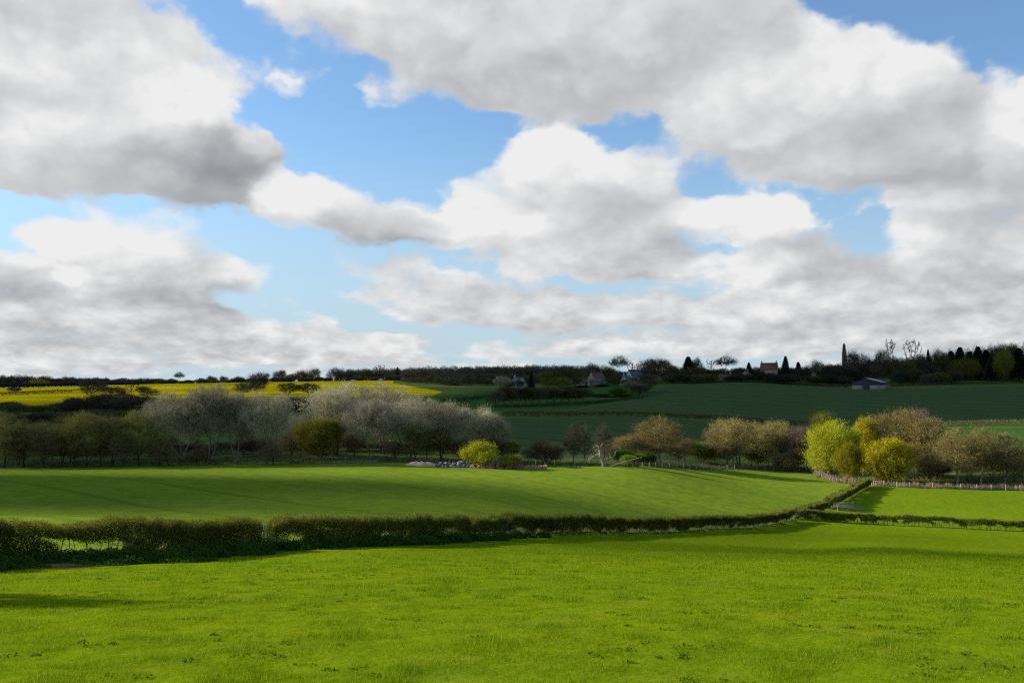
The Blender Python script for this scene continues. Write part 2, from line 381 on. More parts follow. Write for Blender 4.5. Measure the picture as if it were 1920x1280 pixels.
def fieldmat(name, ca, cb, cc, s1=0.05, s2=1.6, lines=None, linecol=None, bump=0.5, s3=9.0, dry=None):
    """grass or crop: broad patches, tufts, and optional tramlines (angle, spacing, width)"""
    m, N = newmat(name)
    pos = N.n('ShaderNodeNewGeometry').outputs['Position']
    n1 = N.noise(pos, s1, 4, 0.55); n2 = N.noise(pos, s2, 5, 0.6); n3 = N.noise(pos, s3, 3, 0.6)
    col = N.mix(N.mr(n1, 0.35, 0.65), ca, cb)
    col = N.mix(N.m('MULTIPLY', N.mr(n2, 0.42, 0.70), 0.75), col, cc)
    col = N.mix(N.m('MULTIPLY', N.mr(n3, 0.4, 0.75), 0.30), col, cb)
    if dry: col = N.mix(N.m('MULTIPLY', N.mr(N.noise(pos, 0.33, 5, 0.65), 0.56, 0.72), 0.75), col, dry)
    if lines:
        for ang, spc, wid in lines:
            sp = N.n('ShaderNodeSeparateXYZ'); N.link(pos, sp.inputs[0])
            t = N.m('ADD', N.m('MULTIPLY', sp.outputs[0], math.cos(ang)), N.m('MULTIPLY', sp.outputs[1], math.sin(ang)))
            t = N.m('ADD', t, N.m('MULTIPLY', N.noise(pos, 0.006, 2), spc*0.8))
            t = N.m('FRACT', N.m('DIVIDE', t, spc)); t = N.m('ABSOLUTE', N.m('SUBTRACT', t, 0.5))
            e = N.m('SUBTRACT', 1.0, N.mr(t, wid/spc*0.3, wid/spc, 0, 1, True))
            e = N.m('MULTIPLY', e, N.mr(N.noise(pos, 0.02, 3), 0.35, 0.6, 0.25, 0.95))
            col = N.mix(e, col, linecol)
    b = N.n('ShaderNodeBsdfDiffuse'); N.link(col, b.inputs[0])
    bp = N.n('ShaderNodeBump'); bp.inputs['Strength'].default_value = bump; bp.inputs['Distance'].default_value = 0.25
    N.link(n2, bp.inputs['Height']); N.link(bp.outputs[0], b.inputs['Normal'])
    o = N.n('ShaderNodeOutputMaterial'); N.link(b.outputs[0], o.inputs[0])
    return m
M_grass = fieldmat('near_grass', c(.108,.168,.004), c(.144,.190,.004), c(.070,.120,.005), 0.10, 1.1, dry=c(.175,.175,.016))
M_pasture = fieldmat('pasture_grass', c(.138,.208,.014), c(.172,.225,.018), c(.085,.122,.016), 0.05, 0.42, s3=2.2, dry=c(.185,.185,.040), lines=[(math.radians(38), 17.0, 1.1)], linecol=c(.105,.150,.016))
M_meadow = fieldmat('meadow_grass', c(.112,.180,.006), c(.145,.200,.007), c(.080,.140,.008), 0.07, 0.9)
M_rough = fieldmat('rough_grass', c(.075,.115,.022), c(.110,.135,.034), c(.060,.080,.022), 0.06, 0.5)
M_wheat = fieldmat('young_wheat', c(.064,.096,.032), c(.078,.108,.036), c(.054,.084,.028), 0.02, 0.25, lines=[(math.radians(62), 21.0, 1.6)], linecol=c(.024,.050,.014), bump=0.2)
M_crop = fieldmat('green_crop', c(.045,.100,.020), c(.056,.115,.022), c(.038,.085,.018), 0.02, 0.3, lines=[(math.radians(75), 24.0, 1.5)], linecol=c(.025,.050,.012), bump=0.2)
M_rape = fieldmat('rapeseed_bloom', c(.40,.30,.002), c(.50,.37,.003), c(.20,.19,.010), 0.03, 0.16, lines=[(math.radians(84), 24.0, 1.4)], linecol=c(.10,.10,.010), bump=0.4)

# ---------------------------------------------------------------- ground, cut into its fields
HEDGE = [(-260,36),(-120,41),(0,45),(250,49),(490,60),(700,67),(930,83),(1200,121),(1400,151),(1490,177)]      # (photo column, distance)
DIAG = [(1490,177),(1540,196),(1590,222),(1628,246)]
EAST = [(1490,177),(1640,174),(1780,168),(1920,163),(2250,155)]
TREEL = [(-700,217),(0,219),(250,225),(500,228),(700,226),(930,228),(1180,237),(1400,285),(1520,287),(1536,270),(1562,255),(1628,248)]
FENCE_E = [(1628,248),(1700,242),(1780,240),(1920,238),(2600,232)]
def plan(poly): return np.array([[ray(p, 800)[0]*d_, d_] for p, d_ in poly])
def inside(pts, x, y):
    r = np.zeros(x.shape, bool); n = len(pts); j = n-1
    for i in range(n):
        xi, yi = pts[i]; xj, yj = pts[j]
        cnd = ((yi > y) != (yj > y)) & (x < (xj-xi)*(y-yi)/(yj-yi+1e-12)+xi)
        r ^= cnd; j = i
    return r
P_hedge, P_diag, P_east, P_tree, P_fe = map(plan, (HEDGE, DIAG, EAST, TREEL, FENCE_E))
NEARF = np.concatenate([[[-60, 36]], P_hedge, P_east[1:], [[400, 150], [400, -60], [-400, -60], [-400, 30]]])
MIDF = np.concatenate([P_tree, P_diag[::-1], P_hedge[::-1][1:], [[-400, 30], [-400, 217]]])
RIGHTF = np.concatenate([P_diag, P_fe[1:], P_east[::-1][:-1]])
def pixpoly(poly): return np.array(poly, float)
# far fields, drawn on the hillside by where their corners lie (photo column, row)
FAR = [
 ('wheat_field', 0, pixpoly([(905,873),(935,812),(950,783),(1060,784),(1200,780),(1330,789),(1500,812),(1560,830),(1560,905),(1300,905),(1000,905)]), 262, 480),
 ('wheat_field', 0, pixpoly([(985,775),(1080,768),(1180,752),(1240,725),(1330,715),(1500,718),(1600,727),(1700,729),(1960,722),(2400,724),(2400,795),(1920,797),(1760,800),(1500,804),(1340,785),(1200,776),(1080,777)]), 400, 760),
 ('crop_field', 1, pixpoly([(815,744),(900,735),(1010,729),(1180,716),(1235,724),(1190,746),(1080,766),(980,774),(930,770),(850,765)]), 420, 780),
 ('rapeseed_field', 2, pixpoly([(-900,770),(-900,727),(0,727),(130,723),(300,715),(500,711),(735,709),(738,718.5),(830,734),(812,742),(720,748),(640,753),(300,763),(140,765),(0,763)]), 540, 905),
 ('crop_field', 1, pixpoly([(1700,806),(1800,802),(2500,801),(2500,860),(1900,853),(1760,842)]), 300, 422),
]
def build_ground():
    us = np.concatenate([np.linspace(-1.6, -0.66, 24)[:-1], np.linspace(-0.66, 0.66, 760), np.linspace(0.66, 1.6, 24)[1:]])
    ys = [-60, -30, -12, -4, 1.0, 4.0]; y = 6.0
    while y < 1250:
        ys.append(y); y += max(0.35, min(y*0.0085, 4.2))
    ys += [1300, 1400, 1600, 2000, 2600, 3500, 5000, 7000]
    ys = np.array(ys); AP = 14.0
    X = us[None, :]*(np.maximum(ys, 0)+AP)[:, None]; Yg = np.repeat(ys[:, None], len(us), 1)
    Z = height(X, Yg)
    # roadside bank under the long hedge
    dm = np.full(X.shape, 1e9)
    for a, b in zip(P_hedge[:-1], P_hedge[1:]):
        ab = b-a; t = np.clip(((X-a[0])*ab[0]+(Yg-a[1])*ab[1])/(ab@ab), 0, 1)
        dm = np.minimum(dm, np.hypot(X-a[0]-t*ab[0], Yg-a[1]-t*ab[1]))
    V = np.stack([X, Yg, EYE+Z], 2).reshape(-1, 3)
    ny, nu = X.shape
    i = np.arange(ny-1)[:, None]*nu+np.arange(nu-1)[None, :]
    Q = np.stack([i, i+1, i+nu+1, i+nu], 2).reshape(-1, 4)
    C = V[Q].mean(1); cx, cy = C[:, 0], C[:, 1]
    reg = np.zeros(len(Q), int)
    reg[inside(NEARF, cx, cy)] = 1; reg[inside(MIDF, cx, cy)] = 2; reg[inside(RIGHTF, cx, cy)] = 3
    s, co_ = math.sin(TH), math.cos(TH); zz = C[:, 2]-EYE
    yf = cy*co_+zz*s; PX = CX+FPX*cx/np.maximum(yf, 1); PY = CY-FPX*(-cy*s+zz*co_)/np.maximum(yf, 1)
    for k, (nm, mi, poly, y0, y1) in enumerate(FAR):
        reg[(reg == 0) & (cy > y0) & (cy < y1) & inside(poly, PX, PY)] = 10+k
    specs = {0: ('ground', M_rough), 1: ('grass_field', M_grass), 2: ('pasture_field', M_pasture), 3: ('meadow_field', M_meadow)}
    fm = [M_wheat, M_crop, M_rape, M_meadow]
    for k, (nm, mi, *_r) in enumerate(FAR): specs[10+k] = (nm, fm[mi])
    for r, (nm, mt) in specs.items():
        q = Q[reg == r]
        if not len(q): continue
        uq, inv = np.unique(q, return_inverse=True)
        o = obj(nm, mesh(nm, V[uq], [inv.reshape(-1, 4)], mt, smooth=True)); o['kind'] = 'structure'
build_ground()

# ---------------------------------------------------------------- added flat clouds out of view, shaped from the shade wanted on the fields
M_cloud = roughmat('cloud_white', c(.80,.80,.80), c(.90,.90,.90), .01, 1.0, space='Position')
def cloud(label, poly, cell, alt=900.0, rag=10.0, seed=1, dens=1.0):  # sun-blocking slab: ground shade outline slid up along the sun direction
    P = plan(poly); x0, y0 = P.min(0)-cell*3; x1, y1 = P.max(0)+cell*3
    gx, gy = np.meshgrid(np.arange(x0, x1, cell), np.arange(y0, y1, cell)); ny, nx = gx.shape
    wx = gx+rag*2*(fbm(gx/55, gy/55, seed, 3)-.44)*2; wy = gy+rag*(fbm(gx/45, gy/45, seed+9, 3)-.44)*2
    ins = inside(P, wx.ravel(), wy.ravel()).reshape(ny, nx)
    if dens < 1: ins &= np.random.default_rng(seed).random(ins.shape) < dens
    full = ins[:-1, :-1] & ins[1:, :-1] & ins[:-1, 1:] & ins[1:, 1:]
    if dens < 1: full = ins[:-1, :-1]
    inner = ins.copy(); inner[1:-1, 1:-1] &= ins[:-2, 1:-1] & ins[2:, 1:-1] & ins[1:-1, :-2] & ins[1:-1, 2:] & ins[:-2, :-2] & ins[2:, 2:] & ins[:-2, 2:] & ins[2:, :-2]
    inner[0] = inner[-1] = False; inner[:, 0] = inner[:, -1] = False
    z = EYE+height(gx, gy); t = (alt-z)/SUN.z
    X, Yy = gx+SUN.x*t, gy+SUN.y*t; th = inner*(2.0+9.0*vnoise(gx/31, gy/31, seed+2))
    V = np.concatenate([np.stack([X, Yy, alt+th], 2).reshape(-1, 3), np.stack([X, Yy, alt-th*.4], 2).reshape(-1, 3)])
    i = (np.arange(ny-1)[:, None]*nx+np.arange(nx-1)[None, :])[full]
    Q = np.concatenate([np.stack([i, i+1, i+nx+1, i+nx], 1), np.stack([i, i+nx, i+nx+1, i+1], 1)+ny*nx])
    uq, inv = np.unique(Q, return_inverse=True)
    o = obj('cloud', mesh('cloud', V[uq], [inv.reshape(-1, 4)], M_cloud, smooth=True)); o['kind'] = 'structure'; o['label'] = label
cloud('added wide cloud slab out of view, shaped to shade the far hillside and woods',
      [(-900,204),(300,207),(690,220),(740,262),(905,276),(960,276),(1060,272),(1130,275),(1165,292),(1300,312),(1520,322),(1700,345),(1800,360),(1760,400),(1800,438),(2100,450),(2600,470),(2500,1080),(850,1080),(870,930),(850,800),(790,690),(700,668),(300,655),(0,645),(-900,630)], 9.0, alt=1250.0, rag=6, seed=3)
cloud('added far cloud slab out of view, shaped to shade the skyline wood', [(-900,935),(900,935),(900,1080),(-900,1080)], 9.0, alt=1250.0, seed=4)
cloud('added broken cloud cells out of view, set to dim the yellow field', [(-900,620),(0,640),(300,650),(700,660),(860,700),(880,940),(-900,940)], 9.0, alt=1250.0, seed=6, dens=.60)
cloud('added cloud slab out of view, shaped to shade the pasture',
      [(-900,90),(0,89),(250,88),(500,87),(700,92),(790,106),(860,124),(920,141),(1010,151),(1130,163),(1010,177),(700,187),(350,191),(0,204),(-900,204)], 4.0, alt=1350.0, rag=5, seed=5)
cloud('added broken cloud cells out of view, set to dim the right of the near field', [(1050,92),(1500,96),(2300,84),(2300,40),(1600,46),(1250,60)], 2.5, seed=8, dens=.62)

# ---------------------------------------------------------------- trees
def skeleton(seed, lobes, n_attr, stems, clear, step=0.5, di=4.0, dk=0.9, droop=0.0, wob=0.06):
    """branches grow towards points scattered through the crown"""
    rng = np.random.default_rng(seed)
    vol = np.array([l[3]*l[4]*l[5] for l in lobes]); vol /= vol.sum()
    A = []
    for l, k in zip(lobes, rng.multinomial(n_attr, vol)):
        p = unit(rng.normal(size=(k, 3)))*rng.uniform(0.25, 1, (k, 1))**(1/2.2)
        A.append(p*np.array(l[3:6])+np.array(l[0:3]))
    A = np.concatenate(A); A = A[A[:, 2] > clear*0.6]
    P = []; par = []
    for (x, y, lx, ly, top) in stems:
        last = -1; n = max(2, int(top/step)); q = np.array([x, y, -0.3])
        for i in range(n+1):
            P.append(q.copy()); par.append(last); last = len(P)-1
            dr = unit(np.array([lx, ly, 1.0])+rng.normal(size=3)*wob*3*np.array([1, 1, .3])); q = q+dr*step
    alive = np.ones(len(A), bool); cnt = {}
    for it in range(130):
        kd = kdtree.KDTree(len(P))
        for i, p in enumerate(P): kd.insert(p, i)
        kd.balance(); acc = {}
        for j in np.nonzero(alive)[0]:
            co, i, ds = kd.find(A[j])
            if ds < dk: alive[j] = False; continue
            if ds < di: acc.setdefault(i, []).append(A[j])
        if not acc: break
        for i, pts in acc.items():
            if cnt.get(i, 0) >= 3: continue
            cnt[i] = cnt.get(i, 0)+1
            dv = unit(np.array(pts)-P[i]).mean(0)+rng.normal(size=3)*0.16+np.array([0, 0, -droop])
            P.append(np.array(P[i])+unit(dv)*step); par.append(i)
        if len(P) > 5200: break
    P = np.array(P); par = np.array(par); n = len(P)
    r = np.zeros(n); e = 2.25; s = np.zeros(n)
    for i in range(n-1, -1, -1):
        r[i] = (s[i] if s[i] > 0 else 0.011**e)**(1/e)
        if par[i] >= 0: s[par[i]] += r[i]**e
    return P, par, r
def wood_mesh(name, P, par, r, mat, kmin=0.013, rs=1.0):
    sel = np.nonzero((par >= 0) & (r > kmin))[0]; pr = par[sel]
    big = r[sel] > 0.07
    parts = []
    for msk, k in ((big, 7), (~big, 3)):
        s = sel[msk]
        if len(s):
            R0 = np.minimum(r[par[s]], r[s]*1.25)*rs; R1 = r[s]*rs
            root = P[par[s]][:, 2] < 0.9; R0 = np.where(root, R0*1.35, R0)
            parts.append(tubes(P[par[s]], P[s], R0, R1, k))
    V, F = join(parts)
    return mesh(name, V, F, mat, smooth=False)
def scatter(L, n, ncl, sig, rng, zmin=0.4):
    """clumped points through the crown and the way each faces"""
    vol = np.array([l[3]*l[4] for l in L]); k = rng.choice(len(L), ncl, p=vol/vol.sum()); La = np.array(L)
    q = unit(rng.normal(size=(ncl, 3)))*rng.uniform(.12, 1, (ncl, 1))**(1/2.4)
    cc = La[k, :3]+q*La[k, 3:6]
    i = rng.integers(0, ncl, n); p = cc[i]+rng.normal(size=(n, 3))*sig*rng.uniform(.6, 1.4, (ncl, 1))[i]
    dr = unit(p-La[k[i], :3]); ok = p[:, 2] > zmin
    return p[ok], dr[ok]
def crown_mesh(name, P, par, r, mat, seed, ntw, L, wd, nleaf=0, ls=0.2, up=0.35, out=0.5, rmax=0.05, asp=0.6, spread=0.9, lobes=None, fill=0.6, ncl=220, sig=0.5):
    rng = np.random.default_rng(seed)
    tips = np.nonzero((par >= 0) & (r < rmax) & (P[:, 2] > 0.8))[0]
    ctr = P[tips].mean(0); ctr[2] *= 0.75
    def pick(n):
        m = int(n*(1-fill)) if lobes else n
        i = rng.choice(tips, m); t = rng.random((m, 1)); p = P[par[i]]*(1-t)+P[i]*t
        dr = unit(P[i]-P[par[i]])*0.6+unit(p-ctr)*out
        if lobes:
            p2, d2 = scatter(lobes, n-m, ncl, sig, rng); p = np.concatenate([p, p2]); dr = np.concatenate([dr, d2*(.5+out*.5)])
        m = len(p)
        return p, unit(dr+rng.normal(size=(m, 3))*spread*0.5+np.array([0, 0, up]))
    parts = []; T = []
    if ntw:
        p, dr = pick(ntw); m = len(p)
        parts.append(blades(p, dr, L*rng.uniform(0.4, 1.25, m), np.full(m, wd)*rng.uniform(.6, 1.3, m), rng)); T.append(rng.random(m)*0.75)
    if nleaf:
        p, dr = pick(nleaf); m = len(p); p = p+dr*(L*rng.random((m, 1)))+rng.normal(size=(m, 3))*0.12
        parts.append(leaves(p, ls*rng.uniform(.55, 1.35, m), rng, 0.3, asp)); T.append(rng.random(m))
    V, F = join(parts)
    return mesh(name, V, F, mat, np.concatenate(T))

def lobe_set(rng, rx, rz, z0, n, sub=0.5, flat=0.0):
    L = [(0, 0, z0, rx*.8, rx*.8, rz*.85)]
    for i in range(n):
        a = rng.uniform(0, 6.283); t = rng.uniform(-0.35, 1.0) if flat == 0 else rng.uniform(0, .8)
        q = math.sqrt(max(0, 1-t*t*.9)); k = sub*rng.uniform(.65, 1.15)
        L.append((math.cos(a)*rx*q*.72, math.sin(a)*rx*q*.72, z0+t*rz*.68, rx*k, rx*k, rz*k*.85))
    return L
BARK_GREY = roughmat('grey_bark', c(.10,.088,.066), c(.19,.165,.125), 3.0, .95, .4)
BARK_PALE = roughmat('pale_bark', c(.20,.17,.12), c(.30,.26,.18), 3.0, .95, .4)
BARK_DARK = roughmat('dark_bark', c(.028,.024,.018), c(.050,.042,.030), 3.0, .95, .4)
F_bloom = leafmat('grey_catkin_twigs', c(.24,.205,.125), c(.46,.40,.26), 0.15, 0.30)
F_bloomw = leafmat('cream_blossom_twigs', c(.24,.20,.13), c(.52,.47,.34), 0.15, 0.35)
F_olive = leafmat('olive_buds', c(.130,.115,.038), c(.215,.195,.050), 0.25, 0.35)
F_brown = leafmat('brown_twigs', c(.125,.095,.045), c(.225,.175,.080), 0.15, 0.35)
F_alder = leafmat('alder_twigs', c(.185,.135,.050), c(.32,.255,.085), 0.15, 0.35)
F_mauve = leafmat('mauve_brown_twigs', c(.14,.090,.065), c(.25,.175,.120), 0.15, 0.35)
F_ygreen = leafmat('yellow_green_willow', c(.18,.172,.014), c(.40,.365,.022), 0.2, 0.4)
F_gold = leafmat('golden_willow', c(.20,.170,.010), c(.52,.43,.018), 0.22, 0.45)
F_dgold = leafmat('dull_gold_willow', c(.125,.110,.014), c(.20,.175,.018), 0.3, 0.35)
F_lime = leafmat('lime_leaf', c(.11,.20,.010), c(.24,.36,.016), 0.4, 0.5)
F_green = leafmat('fresh_green_leaf', c(.035,.085,.010), c(.075,.150,.014), 0.35, 0.5)
F_dark = leafmat('dark_twigs', c(.062,.053,.035), c(.112,.096,.058), 0.1, 0.3)
F_darkol = leafmat('dark_olive_leaf', c(.060,.055,.020), c(.110,.100,.028), 0.2, 0.3)
F_oakol = leafmat('olive_oak_leaf', c(.105,.094,.016), c(.180,.155,.024), 0.25, 0.3)
F_fir = leafmat('fir_needles', c(.024,.033,.021), c(.050,.062,.036), 0.1, 0.4)
F_hedge = leafmat('hedge_leaf', c(.036,.056,.008), c(.078,.105,.013), 0.18, 0.8, c(.17,.105,.045))
F_hedgetop = leafmat('hedge_lit_top_leaf', c(.11,.120,.016), c(.22,.230,.028), 0.3, 0.8, c(.32,.18,.08))  # paler leaf for hedge tops, sunlit brightness put into the colour
F_nettle = leafmat('nettle_leaf', c(.030,.062,.010), c(.060,.110,.014), 0.3, 1.2)
F_reed = leafmat('dead_grass', c(.22,.165,.11), c(.40,.31,.22), 0.25, 0.8)
F_blade = leafmat('grass_blade', c(.072,.142,.004), c(.198,.240,.004), 0.40, 0.25, c(.34,.32,.05))

PROTO = {}
def proto(key, V):
    PROTO.setdefault(key, []).append(V)
def make_protos():
    for s in range(4):                                   # broad, several stems, fine haze of catkins
        rng = np.random.default_rng(100+s)
        L = lobe_set(rng, 6.6, 6.0, 9.7, 12, .5)
        st = [(0, 0, rng.normal()*.1, .05, 5.5), (0, 0, .34, .12, 5.5), (0, 0, -.36, rng.normal()*.2, 5.5)][:2+s % 2]
        P, par, r = skeleton(100+s, L, 950, st, 4.0, .5, 7, .85)
        proto('bloom', (wood_mesh('trunk', P, par, r, BARK_GREY, .0125, 1.9), crown_mesh('crown', P, par, r, F_bloom, s, 17000, 1.0, .045, 15000, .20, .5, .6, .04, lobes=L, fill=.70, ncl=120, sig=.52), 16.2, 14.0))
    for s in range(3):                                   # alder-like, upright, trunk seen well up into the crown
        rng = np.random.default_rng(200+s)
        L = [(rng.normal()*.6, rng.normal()*.6, 4.3+i*1.36, 3.2*math.sin(math.pi*(.26+.62*i/6))+.4, 3.2*math.sin(math.pi*(.26+.62*i/6))+.4, 1.6) for i in range(7)]
        st = [(0, 0, rng.normal()*.04, rng.normal()*.04, 9.0)] + ([(0, 0, .16, 0.03, 7.5)] if s != 1 else [])
        P, par, r = skeleton(200+s, L, 700, st, 2.0, .45, 4.5, .75)
        proto('alder', (wood_mesh('trunk', P, par, r, BARK_PALE, .0125, 1.8), crown_mesh('crown', P, par, r, F_alder, s, 11000, .85, .038, 9000, .13, .25, .5, .04, lobes=L, fill=.5, ncl=85, sig=.45), 13.8, 7.6))
    for s in range(3):                                   # rounded broadleaf, bare or budding
        rng = np.random.default_rng(300+s)
        L = lobe_set(rng, 5.0, 4.9, 6.7, 11, .5)
        P, par, r = skeleton(300+s, L, 800, [(0, 0, rng.normal()*.06, rng.normal()*.06, 3.2), (0, 0, .3*(-1)**s, .1, 3.0)], 1.2, .45, 6.0, .8)
        proto('round', (wood_mesh('trunk', P, par, r, BARK_GREY, .0125, 1.7), crown_mesh('crown', P, par, r, F_brown, s, 13000, .85, .042, 13000, .15, .3, .55, .04, lobes=L, fill=.66, ncl=105, sig=.46), 12.2, 10.6))
    for s in range(2):                                   # dense round willow
        rng = np.random.default_rng(400+s)
        L = [(0, 0, 4.9, 4.3, 4.3, 4.2)]+lobe_set(rng, 4.7, 4.3, 4.9, 18, .36)
        P, par, r = skeleton(400+s, L, 900, [(0, 0, .05, 0, 1.8), (0, 0, .45, .1, 1.8), (0, 0, -.45, .1, 1.8)], .6, .42, 6, .75)
        proto('willow', (wood_mesh('trunk', P, par, r, BARK_DARK, .0125, 1.3), crown_mesh('crown', P, par, r, F_gold, s, 20000, .8, .03, 30000, .19, .5, .8, .05, lobes=L, fill=.72, ncl=260, sig=.36), 10.0, 10.2))
    rng = np.random.default_rng(450)                     # tall plume willow
    L = [(math.cos(a)*2.4*k, math.sin(a)*2.4*k, z, 2.3, 2.3, 3.4) for a, k, z in ((0, .0, 10.5), (.6, 1, 8.6), (2.2, 1, 9.6), (3.6, 1, 8.2), (5, 1, 9.0), (1.4, .9, 5.0), (4.2, .9, 4.6), (3, 1.2, 5.2), (6, 1.2, 5.0))]
    P, par, r = skeleton(450, L, 1100, [(0, 0, 0, 0, 2), (0, 0, .4, 0, 2), (0, 0, -.4, -.1, 2), (0, 0, 0, .4, 2)], .6, .45, 6, .75)
    proto('plume', (wood_mesh('trunk', P, par, r, BARK_DARK, .0125, 1.3), crown_mesh('crown', P, par, r, F_ygreen, 5, 26000, 1.1, .03, 32000, .18, 1.1, .35, .05, lobes=L, fill=.7, ncl=250, sig=.4), 14.4, 9.8))
    for s in range(3):                                   # hedgerow oak, dense and dark
        rng = np.random.default_rng(500+s)
        L = lobe_set(rng, 6.2, 5.2, 5.6, 12, .46)
        P, par, r = skeleton(500+s, L, 560, [(0, 0, rng.normal()*.05, 0, 2.4)], .8, .55, 6.0, 1.0)
        proto('oak', (wood_mesh('trunk', P, par, r, BARK_DARK, .0125, 1.4), crown_mesh('crown', P, par, r, F_dark, s, 12000, .95, .045, 9000, .30, .3, .5, .04, lobes=L, fill=.7, ncl=230, sig=.6), 12.0, 13.0))
    rng = np.random.default_rng(560)                     # umbrella of a field oak, open crown
    L = [(0, 0, 9.6, 3.6, 3.6, 1.8)] + [(math.cos(a)*4.3, math.sin(a)*4.3, 8.4+.7*math.sin(a*3), 2.4, 2.4, 1.4) for a in np.arange(6)*1.047]
    P, par, r = skeleton(560, L, 420, [(0, 0, .05, 0, 4.4)], 4, .55, 7.0, 1.0)
    proto('umbrella', (wood_mesh('trunk', P, par, r, BARK_DARK, .0125, 1.6), crown_mesh('crown', P, par, r, F_dark, 3, 6500, .8, .045, 4500, .26, .3, .5, .04, lobes=L, fill=.5, ncl=120, sig=.45), 11.4, 13.4))
    for s in range(2):                                   # high bare tree, branches only
        rng = np.random.default_rng(600+s)
        L = [(0, 0, 13, 3.0+s, 3.0+s, 6.5), (0, 0, 17, 4.0+s, 4.0+s, 3.5)]
        P, par, r = skeleton(600+s, L, 300, [(0, 0, .02, 0, 6.0)], 5.0, .6, 6.0, 1.2)
        proto('skeletal', (wood_mesh('trunk', P, par, r, BARK_DARK, .010, 2.4), crown_mesh('crown', P, par, r, F_dark, s, 2600, 1.1, .07, 0, .2, .8, .3, .035), 21.0, 8.5+2*s))
    for s in range(3):                                   # bush from the ground up
        rng = np.random.default_rng(700+s)
        L = lobe_set(rng, 2.2, 1.8, 1.7, 9, .5)
        P, par, r = skeleton(700+s, L, 420, [(0, 0, 0, 0, .5), (0, 0, .7, .1, .6), (0, 0, -.7, -.1, .6), (0, 0, 0, -.7, .6)], .1, .25, 3.0, .42)
        proto('bush', (wood_mesh('trunk', P, par, r, BARK_DARK, .0115, 1.3), crown_mesh('crown', P, par, r, F_green, s, 6000, .5, .022, 15000, .13, .5, .6, .05, lobes=L, fill=.7, ncl=170, sig=.24), 3.9, 4.5))
    for s in range(2):                                   # conifer with drooping sprays
        rng = np.random.default_rng(800+s); H = 16.0; n = 14000
        t = rng.random(n)**.75; R = (1-t)**.75*3.3*(.62+.38*np.abs(np.sin(t*38+s)))+.2; q = np.sqrt(rng.random(n))
        a = rng.uniform(0, 6.283, n); lump = .75+.5*vnoise(a*2.2, t*9, s+3); R = R*lump
        p = np.stack([np.cos(a)*R*q, np.sin(a)*R*q, 1.2+t*(H-1.4)-R*q*.25], 1)
        dr = unit(np.stack([np.cos(a), np.sin(a), -.25+.5*t], 1)+rng.normal(size=(n, 3))*.35)
        V, F = blades(p, dr, .35+.75*(1-t), np.full(n, .16), rng)
        tm = polytube([(0, 0, -.3), (0, 0, H*.5), (0, 0, H-.4)], [.26, .15, .03], 6)
        proto('conifer', (mesh('trunk', tm[0], [tm[1]], BARK_DARK), mesh('crown', V, [F], F_fir, rng.random(n)), H, 6.2))
    rng = np.random.default_rng(850); n = 8000; H = 22.0 # columnar poplar
    t = rng.random(n); R = 1.5*np.sin(np.clip(t*.93+.05, 0, 1)*math.pi)**.6; a = rng.uniform(0, 6.283, n); q = np.sqrt(rng.random(n))
    p = np.stack([np.cos(a)*R*q, np.sin(a)*R*q, 2+t*(H-3)], 1); dr = unit(np.stack([np.cos(a)*.25, np.sin(a)*.25, np.ones(n)], 1)+rng.normal(size=(n, 3))*.15)
    V, F = blades(p, dr, rng.uniform(.6, 1.5, n), np.full(n, .07), rng)
    tm = polytube([(0, 0, -.3), (0, 0, 10), (0, 0, H-1)], [.35, .2, .03], 6)
    proto('poplar', (mesh('trunk', tm[0], [tm[1]], BARK_DARK), mesh('crown', V, [F], F_dark, rng.random(n)), H, 3.3))
make_protos()

PR = random.Random(7)
NAMES = {'bloom': 'catkin_tree', 'alder': 'alder_tree', 'round': 'broadleaf_tree', 'willow': 'willow_tree', 'plume': 'willow_tree', 'oak': 'oak_tree', 'umbrella': 'oak_tree', 'skeletal': 'bare_tree', 'bush': 'bush', 'conifer': 'conifer_tree', 'poplar': 'poplar_tree'}
def plant(key, px, Y, top, wpx, label, leaf=None, bark=None, group=None, var=None, rz=None, base=None, lean=0.0):
    """a tree whose foot stands at photo column px and distance Y and whose crown reaches photo row top"""
    vs = PROTO[key]; tm, cm, H, Wd = vs[(PR.randrange(len(vs)) if var is None else var) % len(vs)]
    g = ground(px, Y); h = EYE+tz(top)*Y-g.z
    if h < 0.4: print('low tree', key, px, Y, h); h = 0.5
    w = wpx/FPX*Y*1.08
    if Y > 900: g.z -= .25*h; h *= 1.25; w *= .85       # foot just behind the crest
    sx = w/Wd; sz = h/H
    t = thing(NAMES[key], g, label, 'bush' if key == 'bush' else 'tree', group, PR.uniform(0, 6.283) if rz is None else rz, (sx, sx, sz))
    t.rotation_euler[1] = lean
    obj('trunk', tm, t, bark); obj('crown', cm, t, leaf)
    return t

